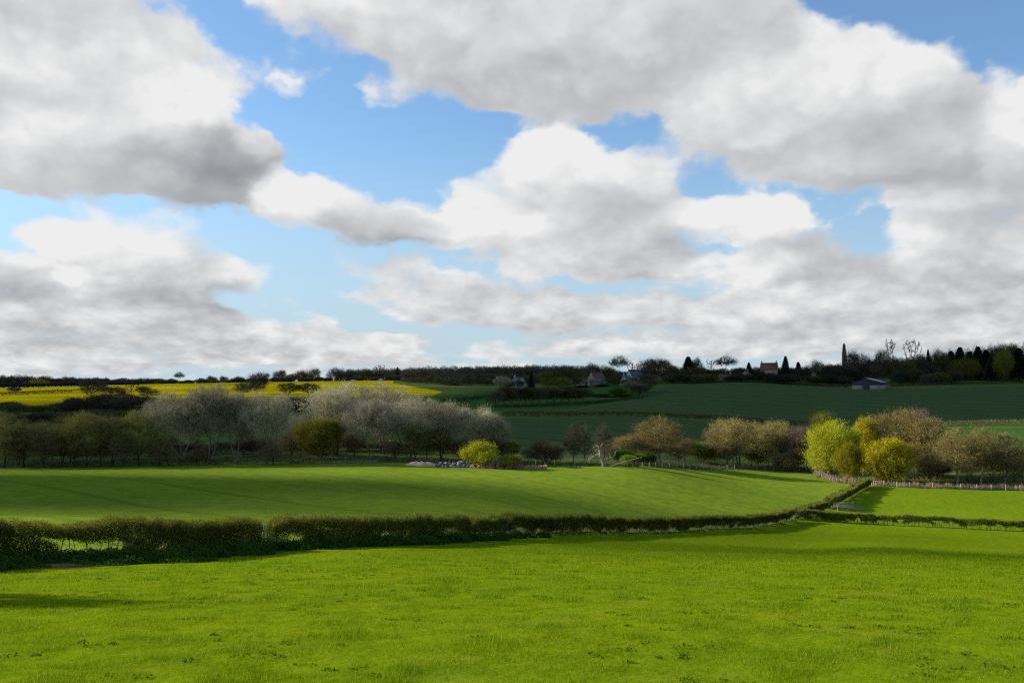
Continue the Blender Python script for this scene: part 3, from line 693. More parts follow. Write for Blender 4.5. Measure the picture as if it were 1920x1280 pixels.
# ---- the trees, one by one: kind, photo column, distance, row of the top, width in pixels, foliage, bark, label
G1 = 'trees along the far edge of the pasture'
G2 = 'trees on the right of the valley'
G3 = 'trees along the ridge'
G4 = 'trees and scrub below the yellow field'
TREES = [
 # far edge of the pasture, left part, in shade
 ('alder',10,222,774,82,F_olive,BARK_DARK,G1,'thin olive budding tree at the left end of the shaded valley row'),
 ('alder',48,224,785,70,F_olive,BARK_DARK,G1,'low dark alder second from the left end of the valley row'),
 ('alder',84,221,788,64,F_brown,BARK_DARK,G1,'short brown twiggy alder left of the thick pollard willow'),
 ('alder',118,226,778,68,F_olive,BARK_DARK,G1,'slim double stemmed tree just left of the thick pollard willow'),
 ('round',163,223,772,105,F_olive,BARK_DARK,G1,'thick trunked olive willow with limbs leaning left in the shade'),
 ('alder',212,226,778,72,F_brown,BARK_DARK,G1,'brown bare tree between the thick pollard and the olive willow'),
 ('round',262,225,766,92,F_olive,BARK_DARK,G1,'olive leafing tree with a slanting trunk left of the grey trees'),
 ('alder',232,222,806,48,F_brown,BARK_DARK,G1,'low thin brown tree in front of the slanting olive tree'),
 ('bloom',338,229,727,118,F_bloom,BARK_GREY,G1,'leftmost tall grey catkin tree with a wide crown'),
 ('bloom',393,232,722,112,F_bloom,BARK_GREY,G1,'highest grey catkin tree of the left clump'),
 ('bloom',446,230,736,92,F_bloom,BARK_GREY,G1,'grey catkin tree above the pink walled hut'),
 ('bloom',502,229,729,98,F_bloom,BARK_GREY,G1,'grey catkin tree at the right end of the left clump'),
 ('alder',300,226,822,52,F_brown,BARK_DARK,G1,'low brown scrubby tree under the leftmost grey catkin tree'),
 ('alder',545,230,800,62,F_brown,BARK_DARK,G1,'dim brown tree between the left grey clump and the gold willow'),
 ('bloom',563,240,775,70,F_bloom,BARK_GREY,G1,'low grey catkin tree behind the dull gold willow'),
 ('bloom',632,240,717,122,F_bloom,BARK_DARK,G1,'big grey catkin tree rising behind the dull gold willow'),
 ('bloom',722,246,719,118,F_bloom,BARK_GREY,G1,'grey catkin tree at the back, against the yellow field'),
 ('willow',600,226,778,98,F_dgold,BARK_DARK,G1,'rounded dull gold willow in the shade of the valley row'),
 ('bloom',700,227,748,112,F_bloomw,BARK_GREY,G1,'cream catkin tree with a forked pale trunk right of the gold willow'),
 ('bloom',768,231,743,112,F_bloom,BARK_GREY,G1,'grey catkin tree in the middle of the right clump'),
 ('bloom',828,233,748,104,F_bloom,BARK_GREY,G1,'grey catkin tree left of the two sparse grey trees'),
 ('bloom',888,234,758,84,F_bloom,BARK_GREY,G1,'sparse grey catkin tree behind the bright yellow bush'),
 ('bloom',926,236,772,66,F_bloom,BARK_GREY,G1,'last grey catkin tree at the right end of the clump'),
 ('alder',780,226,796,54,F_olive,BARK_DARK,G1,'small olive tree under the middle grey catkin tree'),
 ('alder',826,227,800,60,F_olive,BARK_DARK,G1,'small olive topped tree left of the bright yellow bush'),
 ('alder',666,229,812,44,F_brown,BARK_DARK,G1,'thin brown tree right beside the dull gold willow'),
 ('round',950,238,822,50,F_oakol,BARK_DARK,G1,'low olive tree behind the two yellow bushes'),
 ('bush',902,222,826,64,F_ygreen,BARK_DARK,G1,'larger sunlit yellow bush behind the rubble heap'),
 ('bush',958,221,851,42,F_ygreen,BARK_DARK,G1,'smaller sunlit yellow bush right of the rubble heap'),
 ('alder',1074,242,792,36,F_dark,BARK_DARK,G1,'dark thin tree alone in front of the green wheat'),
 ('alder',1096,243,796,30,F_dark,BARK_DARK,G1,'dark thin tree just left of the bleached dead tree'),
 ('alder',1132,255,792,38,F_dark,BARK_DARK,G1,'dark shaded tree behind the bleached dead tree'),
 ('bush',1024,240,826,66,F_brown,BARK_DARK,G1,'reddish brown thicket at the foot of the wheat field'),
 # right part
 ('round',1163,268,814,62,F_alder,BARK_PALE,G2,'low orange brown tree right of the bleached dead tree'),
 ('round',1202,272,808,76,F_alder,BARK_PALE,G2,'rounded tan tree left of the tall yellowish alder'),
 ('alder',1238,268,779,100,F_alder,BARK_PALE,G2,'tall yellowish alder with two pale stems above the green bushes'),
 ('alder',1272,274,824,50,F_brown,BARK_PALE,G2,'small brown tree at the right foot of the tall yellowish alder'),
 ('bush',1163,256,840,38,F_green,BARK_DARK,G2,'dark green bush right beside the bleached dead tree'),
 ('bush',1192,257,848,34,F_lime,BARK_DARK,G2,'bright green bush behind the fallen pole'),
 ('bush',1216,258,846,30,F_green,BARK_DARK,G2,'green bush at the stems of the tall yellowish alder'),
 ('bush',1316,292,823,66,F_lime,BARK_DARK,G2,'lime green bush standing alone between the two brown groups'),
 ('round',1346,300,800,56,F_brown,BARK_GREY,G2,'brown twiggy tree behind the left side of the big oak'),
 ('round',1384,294,777,108,F_alder,BARK_GREY,G2,'big brown tree with a thick dark trunk by the fence'),
 ('round',1340,288,826,48,F_brown,BARK_DARK,G2,'low brown thicket beside the lime green bush'),
 ('round',1452,298,786,92,F_alder,BARK_PALE,G2,'yellow brown tree with bare pale forks near the fence'),
 ('round',1424,306,795,54,F_brown,BARK_GREY,G2,'small brown tree behind, between the big oak and the forked tree'),
 ('bush',1420,300,832,42,F_lime,BARK_DARK,G2,'fresh green bush under the gap beside the thick trunk'),
 ('round',1496,292,790,70,F_mauve,BARK_GREY,G2,'mauve brown tree left of the yellow green willow'),
 ('bush',1478,286,846,44,F_brown,BARK_DARK,G2,'dark brown bush at the foot of the mauve tree'),
 ('round',1543,285,769,64,F_oakol,BARK_GREY,G2,'olive grey tree rising behind the yellow green willow'),
 ('plume',1562,264,783,100,F_ygreen,BARK_DARK,G2,'tall yellow green willow, the leftmost of the bright willows'),
 ('willow',1622,276,776,56,F_gold,BARK_DARK,G2,'golden willow half hidden behind the tall yellow green one'),
 ('willow',1592,255,826,50,F_ygreen,BARK_DARK,G2,'small yellow willow between the two bright ones'),
 ('willow',1664,252,816,100,F_gold,BARK_DARK,G2,'round golden willow in front, the brightest tree'),
 ('round',1686,276,763,116,F_alder,BARK_GREY,G2,'tall tan tree behind the round golden willow'),
 ('round',1722,282,764,70,F_mauve,BARK_GREY,G2,'mauve tree top behind the tall tan tree'),
 ('round',1738,270,780,92,F_alder,BARK_GREY,G2,'brown tree right of the round golden willow'),
 ('alder',1791,252,800,82,F_alder,BARK_PALE,G2,'alder with pale leaning stems, leftmost of the right hand alders'),
 ('alder',1836,254,801,86,F_alder,BARK_PALE,G2,'middle alder of the right hand alders with a straight double trunk'),
 ('alder',1882,251,812,70,F_brown,BARK_GREY,G2,'rightmost leaning alder by the fence'),
 ('alder',1815,258,815,50,F_brown,BARK_GREY,G2,'thin alder between the two larger right hand alders'),
 ('bush',1908,272,828,60,F_green,BARK_DARK,G2,'dark green bush at the right edge behind the leaning alder'),
 ('bush',1750,275,862,60,F_brown,BARK_DARK,G2,'brown scrub in the shade right of the golden willow'),
 # below and in the yellow field
 ('umbrella',70,800,710,34,F_oakol,BARK_DARK,G4,'olive oak standing in the yellow field at the left'),
 ('oak',24,775,724,26,F_dark,BARK_DARK,G4,'small dark oak on the hedge line in the yellow field'),
 ('round',172,640,709,50,F_dark,BARK_DARK,G4,'dark bare tree rising above the thicket left of the yellow slope'),
 ('round',214,640,722,46,F_dark,BARK_DARK,G4,'bare black tree against the yellow field, left of the forked one'),
 ('skeletal',246,640,712,32,F_dark,BARK_DARK,G4,'forked bare tree in front of the yellow field'),
 ('round',274,640,721,40,F_dark,BARK_DARK,G4,'bare tree at the right end of the dark thicket'),
 ('bush',140,492,744,60,F_dark,BARK_DARK,G4,'dark scrub at the left of the thicket below the yellow field'),
 ('bush',182,492,738,64,F_dark,BARK_DARK,G4,'dense dark scrub under the bare black tree'),
 ('bush',226,492,742,62,F_dark,BARK_DARK,G4,'dark scrub in the middle of the thicket'),
 ('bush',268,492,740,60,F_dark,BARK_DARK,G4,'dark scrub at the right end of the thicket'),
 ('round',18,500,752,64,F_darkol,BARK_DARK,G4,'dark shaded tree at the left edge below the yellow field'),
 ('round',60,500,760,58,F_darkol,BARK_DARK,G4,'dim olive tree second from the left edge below the yellow field'),
 ('round',112,520,755,62,F_darkol,BARK_DARK,G4,'dim olive scrub tree under the strip of yellow'),
 ('bush',38,430,776,76,F_dark,BARK_DARK,G4,'black hedge bush at the left end of the valley hedge'),
 ('bush',86,430,772,70,F_dark,BARK_DARK,G4,'black hedge bush left of the middle of the valley hedge'),
 ('bush',132,430,770,66,F_dark,BARK_DARK,G4,'black hedge bush at the right end of the valley hedge'),
 ('bush',184,440,765,70,F_dark,BARK_DARK,G4,'dark bush behind the pollard willow'),
 ('bush',238,440,768,70,F_darkol,BARK_DARK,G4,'olive bush behind the slanting tree'),
 ('oak',482,690,693,44,F_dark,BARK_DARK,G4,'tall dark oak standing in front of the yellow field'),
 ('round',455,660,716,40,F_dark,BARK_DARK,G4,'dark bare tree left below the tall oak'),
 ('round',540,650,716,42,F_dark,BARK_DARK,G4,'dark tree in the gap left of the big grey tree'),
 ('round',578,650,717,42,F_dark,BARK_DARK,G4,'dark tree in the gap beside the big grey tree'),
 ('bush',550,500,744,56,F_dark,BARK_DARK,G4,'black scrub under the dark trees in the gap'),
 ('bush',590,500,746,50,F_dark,BARK_DARK,G4,'black scrub at the right of the gap'),
 ('oak',848,805,719,30,F_dark,BARK_DARK,G4,'dark round tree at the tip of the yellow field'),
 # the crest
 ('umbrella',334,912,697,24,F_dark,BARK_DARK,G3,'lone flat topped tree on the skyline of the yellow field'),
 ('bush',322,912,709,20,F_dark,BARK_DARK,G3,'dark bush at the foot of the lone flat topped tree'),
 ('bush',357,914,712,16,F_dark,BARK_DARK,G3,'small bush right of the lone flat topped tree'),
 ('oak',375,914,707,18,F_dark,BARK_DARK,G3,'small tree at the left of the skyline pair'),
 ('oak',394,914,703,26,F_dark,BARK_DARK,G3,'round tree at the right of the skyline pair'),
 ('oak',419,914,703,20,F_dark,BARK_DARK,G3,'thin crowned tree right of the skyline pair'),
 ('oak',446,912,704,26,F_dark,BARK_DARK,G3,'low domed tree on the skyline left of the tall oak'),
 ('oak',522,915,690,30,F_dark,BARK_DARK,G3,'round skyline tree right of the tall oak'),
 ('oak',545,918,698,28,F_dark,BARK_DARK,G3,'low dark tree between two skyline crowns'),
 ('oak',562,915,691,28,F_darkol,BARK_DARK,G3,'domed dark tree above the middle of the yellow field'),
 ('oak',586,915,688,38,F_darkol,BARK_DARK,G3,'broad dark tree above the middle of the yellow field'),
 ('oak',626,915,686,32,F_dark,BARK_DARK,G3,'open bare crown on the skyline left of the wood'),
 ('oak',656,918,690,26,F_dark,BARK_DARK,G3,'small bare crown at the left end of the wood'),
 ('oak',684,918,687,32,F_darkol,BARK_DARK,G3,'dark tree at the left end of the far wood'),
 ('skeletal',712,918,682,30,F_dark,BARK_DARK,G3,'bare tree sticking up out of the wood'),
 ('oak',738,918,690,30,F_dark,BARK_DARK,G3,'dark tree at the wood edge above the yellow field corner'),
 ('conifer',744,915,688,12,F_fir,BARK_DARK,G3,'small pointed conifer at the wood edge'),
 ('oak',770,885,694,40,F_dark,BARK_DARK,G3,'dark wood edge tree just right of the yellow field corner'),
 ('oak',805,865,698,42,F_darkol,BARK_DARK,G3,'second dark wood edge tree right of the yellow field corner'),
 ('oak',842,850,697,44,F_dark,BARK_DARK,G3,'dark wood edge tree above the yellow field tip'),
 ('oak',880,835,699,44,F_darkol,BARK_DARK,G3,'dark wood edge tree left of the pale blossom tree'),
 ('oak',912,830,699,40,F_dark,BARK_DARK,G3,'dark wood edge tree close beside the pale blossom tree'),
 ('bloom',939,712,705,34,F_bloomw,BARK_DARK,G3,'pale blossom tree near the white house'),
 ('oak',957,716,712,26,F_darkol,BARK_DARK,G3,'olive tree partly hiding the white house'),
 ('conifer',996,716,696,13,F_fir,BARK_DARK,G3,'narrow dark conifer right of the white house'),
 ('oak',1028,722,694,46,F_oakol,BARK_DARK,G3,'olive brown tree left of the stone farmhouse'),
 ('oak',1064,728,683,66,F_darkol,BARK_DARK,G3,'large dark tree beside the stone farmhouse'),
 ('oak',1052,712,704,40,F_oakol,BARK_DARK,G3,'low olive tree in front of the large dark one'),
 ('oak',1114,775,677,32,F_dark,BARK_DARK,G3,'dark tree right above the red farmhouse roof'),
 ('oak',1140,775,682,34,F_darkol,BARK_DARK,G3,'olive tree right of the red farmhouse roof'),
 ('umbrella',1162,780,667,40,F_dark,BARK_DARK,G3,'open domed tree on the skyline behind the cottages'),
 ('skeletal',1188,780,678,30,F_dark,BARK_DARK,G3,'fine bare tree on the skyline above the cottages'),
 ('oak',1153,725,700,34,F_darkol,BARK_DARK,G3,'dark tree between the farmhouse and the white cottages'),
 ('oak',1216,765,668,40,F_dark,BARK_DARK,G3,'dark tree right of the cottages, left of the twin'),
 ('oak',1242,765,667,50,F_darkol,BARK_DARK,G3,'broad olive dark tree on the skyline right of the cottages'),
 ('oak',1266,760,682,40,F_darkol,BARK_DARK,G3,'lower dark tree beside the broad olive one'),
 ('conifer',1292,770,668,30,F_fir,BARK_DARK,G3,'thick black conifer on the skyline'),
 ('oak',1308,785,667,24,F_dark,BARK_DARK,G3,'thin bare crown beside the thick black conifer'),
 ('oak',1314,752,684,42,F_darkol,BARK_DARK,G3,'low olive tree in front of the thick black conifer'),
 ('skeletal',1334,780,673,22,F_dark,BARK_DARK,G3,'faint bare tree left of the umbrella shaped tree'),
 ('umbrella',1362,760,667,44,F_dark,BARK_DARK,G3,'umbrella shaped tree on the skyline'),
 ('oak',1352,748,692,36,F_darkol,BARK_DARK,G3,'dark bush tree under the umbrella shaped tree'),
 ('oak',1386,765,687,30,F_dark,BARK_DARK,G3,'low dark tree right of the umbrella shaped tree'),
 ('conifer',1406,765,679,16,F_fir,BARK_DARK,G3,'small rounded conifer left of the big red roofed house'),
 ('oak',1426,742,692,30,F_fir,BARK_DARK,G3,'black evergreen in front of the red roofed house, left one'),
 ('oak',1450,742,697,28,F_fir,BARK_DARK,G3,'black evergreen in front of the red roofed house, right one'),
 ('conifer',1475,758,667,19,F_fir,BARK_DARK,G3,'pointed spruce right beside the red roofed house'),
 ('oak',1492,765,686,24,F_dark,BARK_DARK,G3,'low tree right of the pointed spruce'),
 ('conifer',1499,770,678,18,F_fir,BARK_DARK,G3,'dark conifer second right of the pointed spruce'),
 ('oak',1512,750,682,30,F_fir,BARK_DARK,G3,'dark round evergreen left of the grey gable'),
 ('oak',1536,768,672,32,F_dark,BARK_DARK,G3,'high dark tree right of the grey gable'),
 ('oak',1552,758,681,26,F_fir,BARK_DARK,G3,'round black evergreen right of the grey gable'),
 ('oak',1572,775,682,28,F_darkol,BARK_DARK,G3,'low olive tree left of the columnar poplar'),
 ('poplar',1586,770,643,9,F_dark,BARK_DARK,G3,'narrow columnar poplar on the skyline'),
 ('oak',1612,772,652,48,F_dark,BARK_DARK,G3,'big domed dark tree right of the columnar poplar'),
 ('oak',1638,770,668,34,F_dark,BARK_DARK,G3,'dark tree behind the barn roof'),
 ('oak',1656,776,650,34,F_dark,BARK_DARK,G3,'bare domed tree left of the two high skeleton trees'),
 ('skeletal',1673,770,632,24,F_dark,BARK_DARK,G3,'left high skeleton tree on the skyline'),
 ('oak',1684,772,664,36,F_darkol,BARK_DARK,G3,'dark tree under the left high skeleton tree'),
 ('skeletal',1714,770,632,42,F_dark,BARK_DARK,G3,'right high skeleton tree with a fan of branches'),
 ('oak',1706,765,672,40,F_darkol,BARK_DARK,G3,'dark tree under the right high skeleton tree'),
 ('oak',1728,772,660,36,F_dark,BARK_DARK,G3,'brown tree right of the right high skeleton tree'),
 ('conifer',1744,778,654,12,F_fir,BARK_DARK,G3,'slim conifer at the left end of the ridge wood'),
 ('oak',1763,772,650,38,F_darkol,BARK_DARK,G3,'olive tree at the left end of the ridge wood'),
 ('conifer',1787,790,657,30,F_fir,BARK_DARK,G3,'first fir of the ridge wood'),
 ('conifer',1804,792,650,32,F_fir,BARK_DARK,G3,'second fir of the ridge wood, slightly taller'),
 ('conifer',1822,790,658,34,F_fir,BARK_DARK,G3,'third fir of the ridge wood'),
 ('conifer',1838,794,649,34,F_fir,BARK_DARK,G3,'fourth fir of the ridge wood'),
 ('conifer',1853,790,655,34,F_fir,BARK_DARK,G3,'fifth fir of the ridge wood'),
 ('oak',1812,752,667,54,F_oakol,BARK_DARK,G3,'olive leafed oak standing before the ridge wood'),
 ('oak',1874,790,641,40,F_darkol,BARK_DARK,G3,'tall dark crown of the ridge wood near the right edge'),
 ('oak',1884,758,650,34,F_oakol,BARK_DARK,G3,'tall olive tree before the ridge wood near the right edge'),
 ('oak',1900,796,638,40,F_dark,BARK_DARK,G3,'dark crown at the right edge of the ridge wood'),
 ('conifer',1914,772,652,40,F_fir,BARK_DARK,G3,'dark fir at the right edge of the picture'),
 ('conifer',1866,775,664,36,F_fir,BARK_DARK,G3,'fir between the olive oak and the tall olive tree'),
 ('oak',1775,768,672,40,F_dark,BARK_DARK,G3,'dark undergrown tree left of the olive leafed oak'),
 ('oak',1748,768,676,40,F_dark,BARK_DARK,G3,'dark undergrown tree below the slim conifer'),
 # farm slope
 ('bush',1156,618,725,30,F_green,BARK_DARK,G3,'bright green bush below the white cottages'),
 ('bush',1168,612,738,30,F_green,BARK_DARK,G3,'dark green bush just right of the bright one'),
 ('round',1186,640,714,44,F_brown,BARK_DARK,G3,'brown bush tree below the cottages, left one'),
 ('round',1212,650,699,54,F_dark,BARK_DARK,G3,'tall dark brown bush tree at the wheat field corner'),
 ('round',1200,622,722,46,F_dark,BARK_DARK,G3,'low brown bush tree at the wheat field corner'),
 ('bush',1118,620,737,50,F_brown,BARK_DARK,G3,'low brown scrub below the farmhouse'),
 ('bush',1140,612,742,40,F_brown,BARK_DARK,G3,'low brown scrub left of the bright green bush'),
]
MORE = [
 ('round',30,470,757,60,F_dark,BARK_DARK,G4,'dim brown tree low on the slope at the far left'),
 ('round',86,478,760,60,F_darkol,BARK_DARK,G4,'dim brown tree second from the left on the slope'),
 ('round',146,486,748,58,F_dark,BARK_DARK,G4,'dark tree at the left end of the slope thicket'),
 ('round',196,500,738,56,F_dark,BARK_DARK,G4,'dark tree in the middle of the slope thicket'),
 ('round',238,500,738,56,F_dark,BARK_DARK,G4,'dark tree right of the middle of the slope thicket'),
 ('round',284,496,744,48,F_dark,BARK_DARK,G4,'dark tree at the right end of the slope thicket'),
 ('alder',36,228,810,56,F_brown,BARK_DARK,G1,'low brown scrub tree in the left corner of the valley row'),
 ('alder',140,230,806,50,F_brown,BARK_DARK,G1,'low brown scrub tree left behind the pollard willow'),
 ('alder',190,230,812,50,F_olive,BARK_DARK,G1,'low olive scrub tree right behind the pollard willow'),
 ('alder',318,224,838,60,F_brown,BARK_DARK,G1,'pale twiggy scrub under the leftmost grey catkin tree'),
 ('alder',370,228,842,50,F_brown,BARK_DARK,G1,'brown scrub between stems under the highest grey catkin tree'),
 ('alder',512,226,832,54,F_brown,BARK_DARK,G1,'brown scrub at the foot of the left clump'),
 ('alder',740,227,826,58,F_brown,BARK_DARK,G1,'brown scrub between the stems of the right clump'),
 ('alder',862,229,822,58,F_brown,BARK_DARK,G1,'brown scrub left of the larger yellow bush'),
 ('round',1765,276,812,60,F_brown,BARK_GREY,G2,'low brown tree filling the gap left of the right hand alders'),
 ('round',1512,300,800,50,F_alder,BARK_GREY,G2,'tan tree close behind the yellow green willow on its left'),
 ('round',1372,304,790,70,F_mauve,BARK_GREY,G2,'mauve brown tree behind the big oak'),
 ('bush',1180,250,852,30,F_lime,BARK_DARK,G2,'small lime bush beside the slanting pole'),
 ('round',1140,262,835,44,F_brown,BARK_DARK,G2,'brown scrub right behind the dead tree'),
 ('round',1282,290,822,52,F_alder,BARK_DARK,G2,'tan scrub tree left of the lime green bush'),
 ('round',1362,290,832,46,F_brown,BARK_DARK,G2,'brown scrub at the left foot of the thick dark trunk'),
 ('round',1408,296,820,50,F_brown,BARK_DARK,G2,'brown scrub at the right foot of the thick dark trunk'),
 ('round',1440,292,836,46,F_alder,BARK_DARK,G2,'tan scrub under the forked pale tree'),
 ('round',1500,286,838,50,F_brown,BARK_DARK,G2,'brown scrub just left of the yellow green willow'),
 ('round',1712,266,822,60,F_alder,BARK_DARK,G2,'tan scrub tree right against the round golden willow'),
 ('round',1742,262,846,54,F_brown,BARK_DARK,G2,'brown scrub low beside the round golden willow'),
 ('round',1812,262,842,50,F_brown,BARK_DARK,G2,'brown scrub between the right hand alder trunks'),
 ('round',1858,262,838,52,F_brown,BARK_DARK,G2,'brown scrub behind the middle right hand alder'),
 ('round',1900,258,846,50,F_brown,BARK_DARK,G2,'brown scrub at the right edge by the fence'),
 ('round',975,722,713,20,F_darkol,BARK_DARK,G3,'small olive tree in front of the white house'),
 ('bush',1090,724,722,30,F_dark,BARK_DARK,G3,'dark garden shrub in front of the small stone cottage'),
 ('bush',1130,728,720,26,F_fir,BARK_DARK,G3,'dark garden shrub right of the slate outbuilding'),
 ('round',1178,722,712,30,F_dark,BARK_DARK,G3,'dark small tree in front of the white cottage'),
 ('oak',1340,752,690,40,F_fir,BARK_DARK,G3,'black evergreen left of the tan cottage'),
 ('oak',1420,770,686,34,F_dark,BARK_DARK,G3,'dark tree filling the ridge left of the big house'),
 ('oak',1466,772,684,34,F_dark,BARK_DARK,G3,'dark tree filling the ridge right of the big house'),
 ('oak',1590,765,676,40,F_dark,BARK_DARK,G3,'dark tree at the foot of the columnar poplar'),
]
for (key, px, Y, top, w, leaf, bark, grp, lab) in TREES+MORE:
    if grp == G1 and 540 < px < 970 and Y < 250 and key != 'bush': Y += 14
    plant(key, px, Y, top, w, lab, leaf, bark, grp)
# young trees of the plantation strip: alike
for i, px in enumerate((930, 944, 957, 970, 984, 998, 1011, 1025, 1038, 1052, 1066, 1080, 1093)):
    plant('round', px, 520+i*4.0+PR.uniform(-4, 4), 726+PR.uniform(-3, 4)-i*0.1, 38, 'slim brown young tree in the dense strip below the farmhouse', F_darkol if i % 3 else F_dark, BARK_DARK, 'young trees of the plantation strip')
# scrub filling the valley row: alike
scrub = random.Random(19)
for i in range(34):
    px = -10+i*29+scrub.uniform(-9, 9)
    plant('alder' if i % 3 else 'round', px, 240+scrub.uniform(-4, 22)+(14 if px > 400 else 0), 822+scrub.uniform(-12, 12), scrub.uniform(40, 62), 'dim brown scrub tree in the undergrowth behind the shaded valley row', scrub.choice((F_brown, F_dark, F_olive, F_dark)), BARK_DARK, 'scrub behind the valley row')
# dark shrubs under the ridge trees: alike
for i, px in enumerate((1262, 1284, 1306, 1330, 1376, 1394, 1412, 1438, 1462, 1486, 1528, 1560, 1580, 1600, 1690, 1715, 1740, 1765, 1790)):
    plant('bush', px, 735+PR.uniform(-4, 8), 702+PR.uniform(-5, 4)-(px > 1580)*8, 34, 'dark shrub in the row at the foot of the ridge trees', PR.choice((F_dark, F_fir, F_darkol)), BARK_DARK, 'shrubs at the foot of the ridge trees')
# shrubs along the crest of the yellow field: alike
for i in range(26):
    px = 300+i*17.5+PR.uniform(-5, 5)
    plant('bush', px, 903+PR.uniform(0, 10)-3.1, float(np.interp(px, [300, 500, 740], [712.5, 707.5, 703]))+PR.uniform(-2, 2.5), 24, 'low dark shrub in the line along the crest above the yellow field', PR.choice((F_dark, F_darkol)), BARK_DARK, 'shrubs along the crest of the yellow field')
# a tree just left of the picture; its shadow falls across the grass
plant('round', -790, 25.0, 565, 300, 'broadleaf tree just left of the near field, casting the shadow on the grass', F_olive, BARK_GREY)

# far woods that read as one mass
def far_wood(name, label, spots, leaf, bark, seed):
    rng = np.random.default_rng(seed); parts = []; T = []
    for px, Y, top, w in spots:
        g = ground(px, Y); h = EYE+tz(top)*Y-g.z; R = w/FPX*Y/2; n = 900
        p = unit(rng.normal(size=(n, 3))); p[:, 2] = np.abs(p[:, 2])*1.4-0.42
        q = rng.uniform(.35, 1, (n, 1))**.5; lump = (.78+.34*vnoise(np.arctan2(p[:, 1], p[:, 0])*2+px, p[:, 2]*3, seed))[:, None]
        c_ = np.array([g.x, g.y, g.z+h*.36]); p = p*q*lump*np.array([R, R, h*.64])+c_
        d_ = unit(p-c_+np.array([0, 0, R*.5])+rng.normal(size=(n, 3))*R*.4)
        parts.append(blades(p, d_, rng.uniform(.8, 2.0, n), np.full(n, .22), rng)); T.append(np.clip(rng.random(n)*.5+rng.random()*.5, 0, 1))
        parts.append(tubes([(g.x, g.y, g.z-.3)], [(g.x, g.y, g.z+h*.6)], [.25], [.1], 4)); T.append(np.zeros(4))
    tri = [p for p in parts if p[1].shape[1] == 3]; qd = [p for p in parts if p[1].shape[1] == 4]
    V, F = join(tri+qd)
    tint = np.concatenate([t for t, p in zip(T, parts) if p[1].shape[1] == 3]+[t for t, p in zip(T, parts) if p[1].shape[1] == 4])
    o = obj(name, mesh(name, V, F, leaf, tint)); tag(o, label, 'wood', kind='stuff')
rw = random.Random(5)
sp = []
for row in range(3):
    px = -40
    while px < 300:
        sp.append((px, 925+row*22, (704+px*.032 if px < 230 else 711)+rw.uniform(-3, 4), rw.uniform(18, 30))); sp.append((px+4, 914+row*22, 716+rw.uniform(-1, 3), 16)); px += rw.uniform(7, 13)
far_wood('far_wood', 'dark far wood along the skyline behind the left of the yellow field', sp, F_dark, BARK_DARK, 11)
sp = []
for row in range(4):
    px = 640
    while px < 1120:
        tp = np.interp(px, [640, 740, 850, 1000, 1120], [692, 688, 686, 684, 686])+rw.uniform(-2, 3)+(3-row)*2.5
        sp.append((px, 925+row*20, tp, rw.uniform(18, 30))); px += rw.uniform(7, 13)
px = 770
while px < 1010:
    for row in range(3):
        sp.append((px+rw.uniform(-5, 5), 800+row*28+max(0, (860-px))*.6, 700+rw.uniform(-3, 5)+(2-row)*3, rw.uniform(20, 32)))
    px += rw.uniform(9, 14)
far_wood('far_wood', 'long dark wood behind the right end of the yellow field', sp, F_dark, BARK_DARK, 12)
sp = []
for row in range(3):
    px = 1560
    while px < 2080:
        sp.append((px, 835+row*18, np.interp(px, [1560, 1700, 1780, 1850, 2000], [684, 668, 655, 645, 632])+rw.uniform(-3, 5)+(2-row)*3, rw.uniform(20, 34))); px += rw.uniform(9, 15)
far_wood('far_wood', 'dark ridge wood filling the skyline at the right', sp, F_dark, BARK_DARK, 13)
sp = []
px = 1100
while px < 1580:
    sp.append((px, 860, 692+rw.uniform(-3, 5), rw.uniform(20, 34))); px += rw.uniform(7, 12)
far_wood('far_wood', 'low dark tree belt behind the ridge houses', sp, F_dark, BARK_DARK, 14)

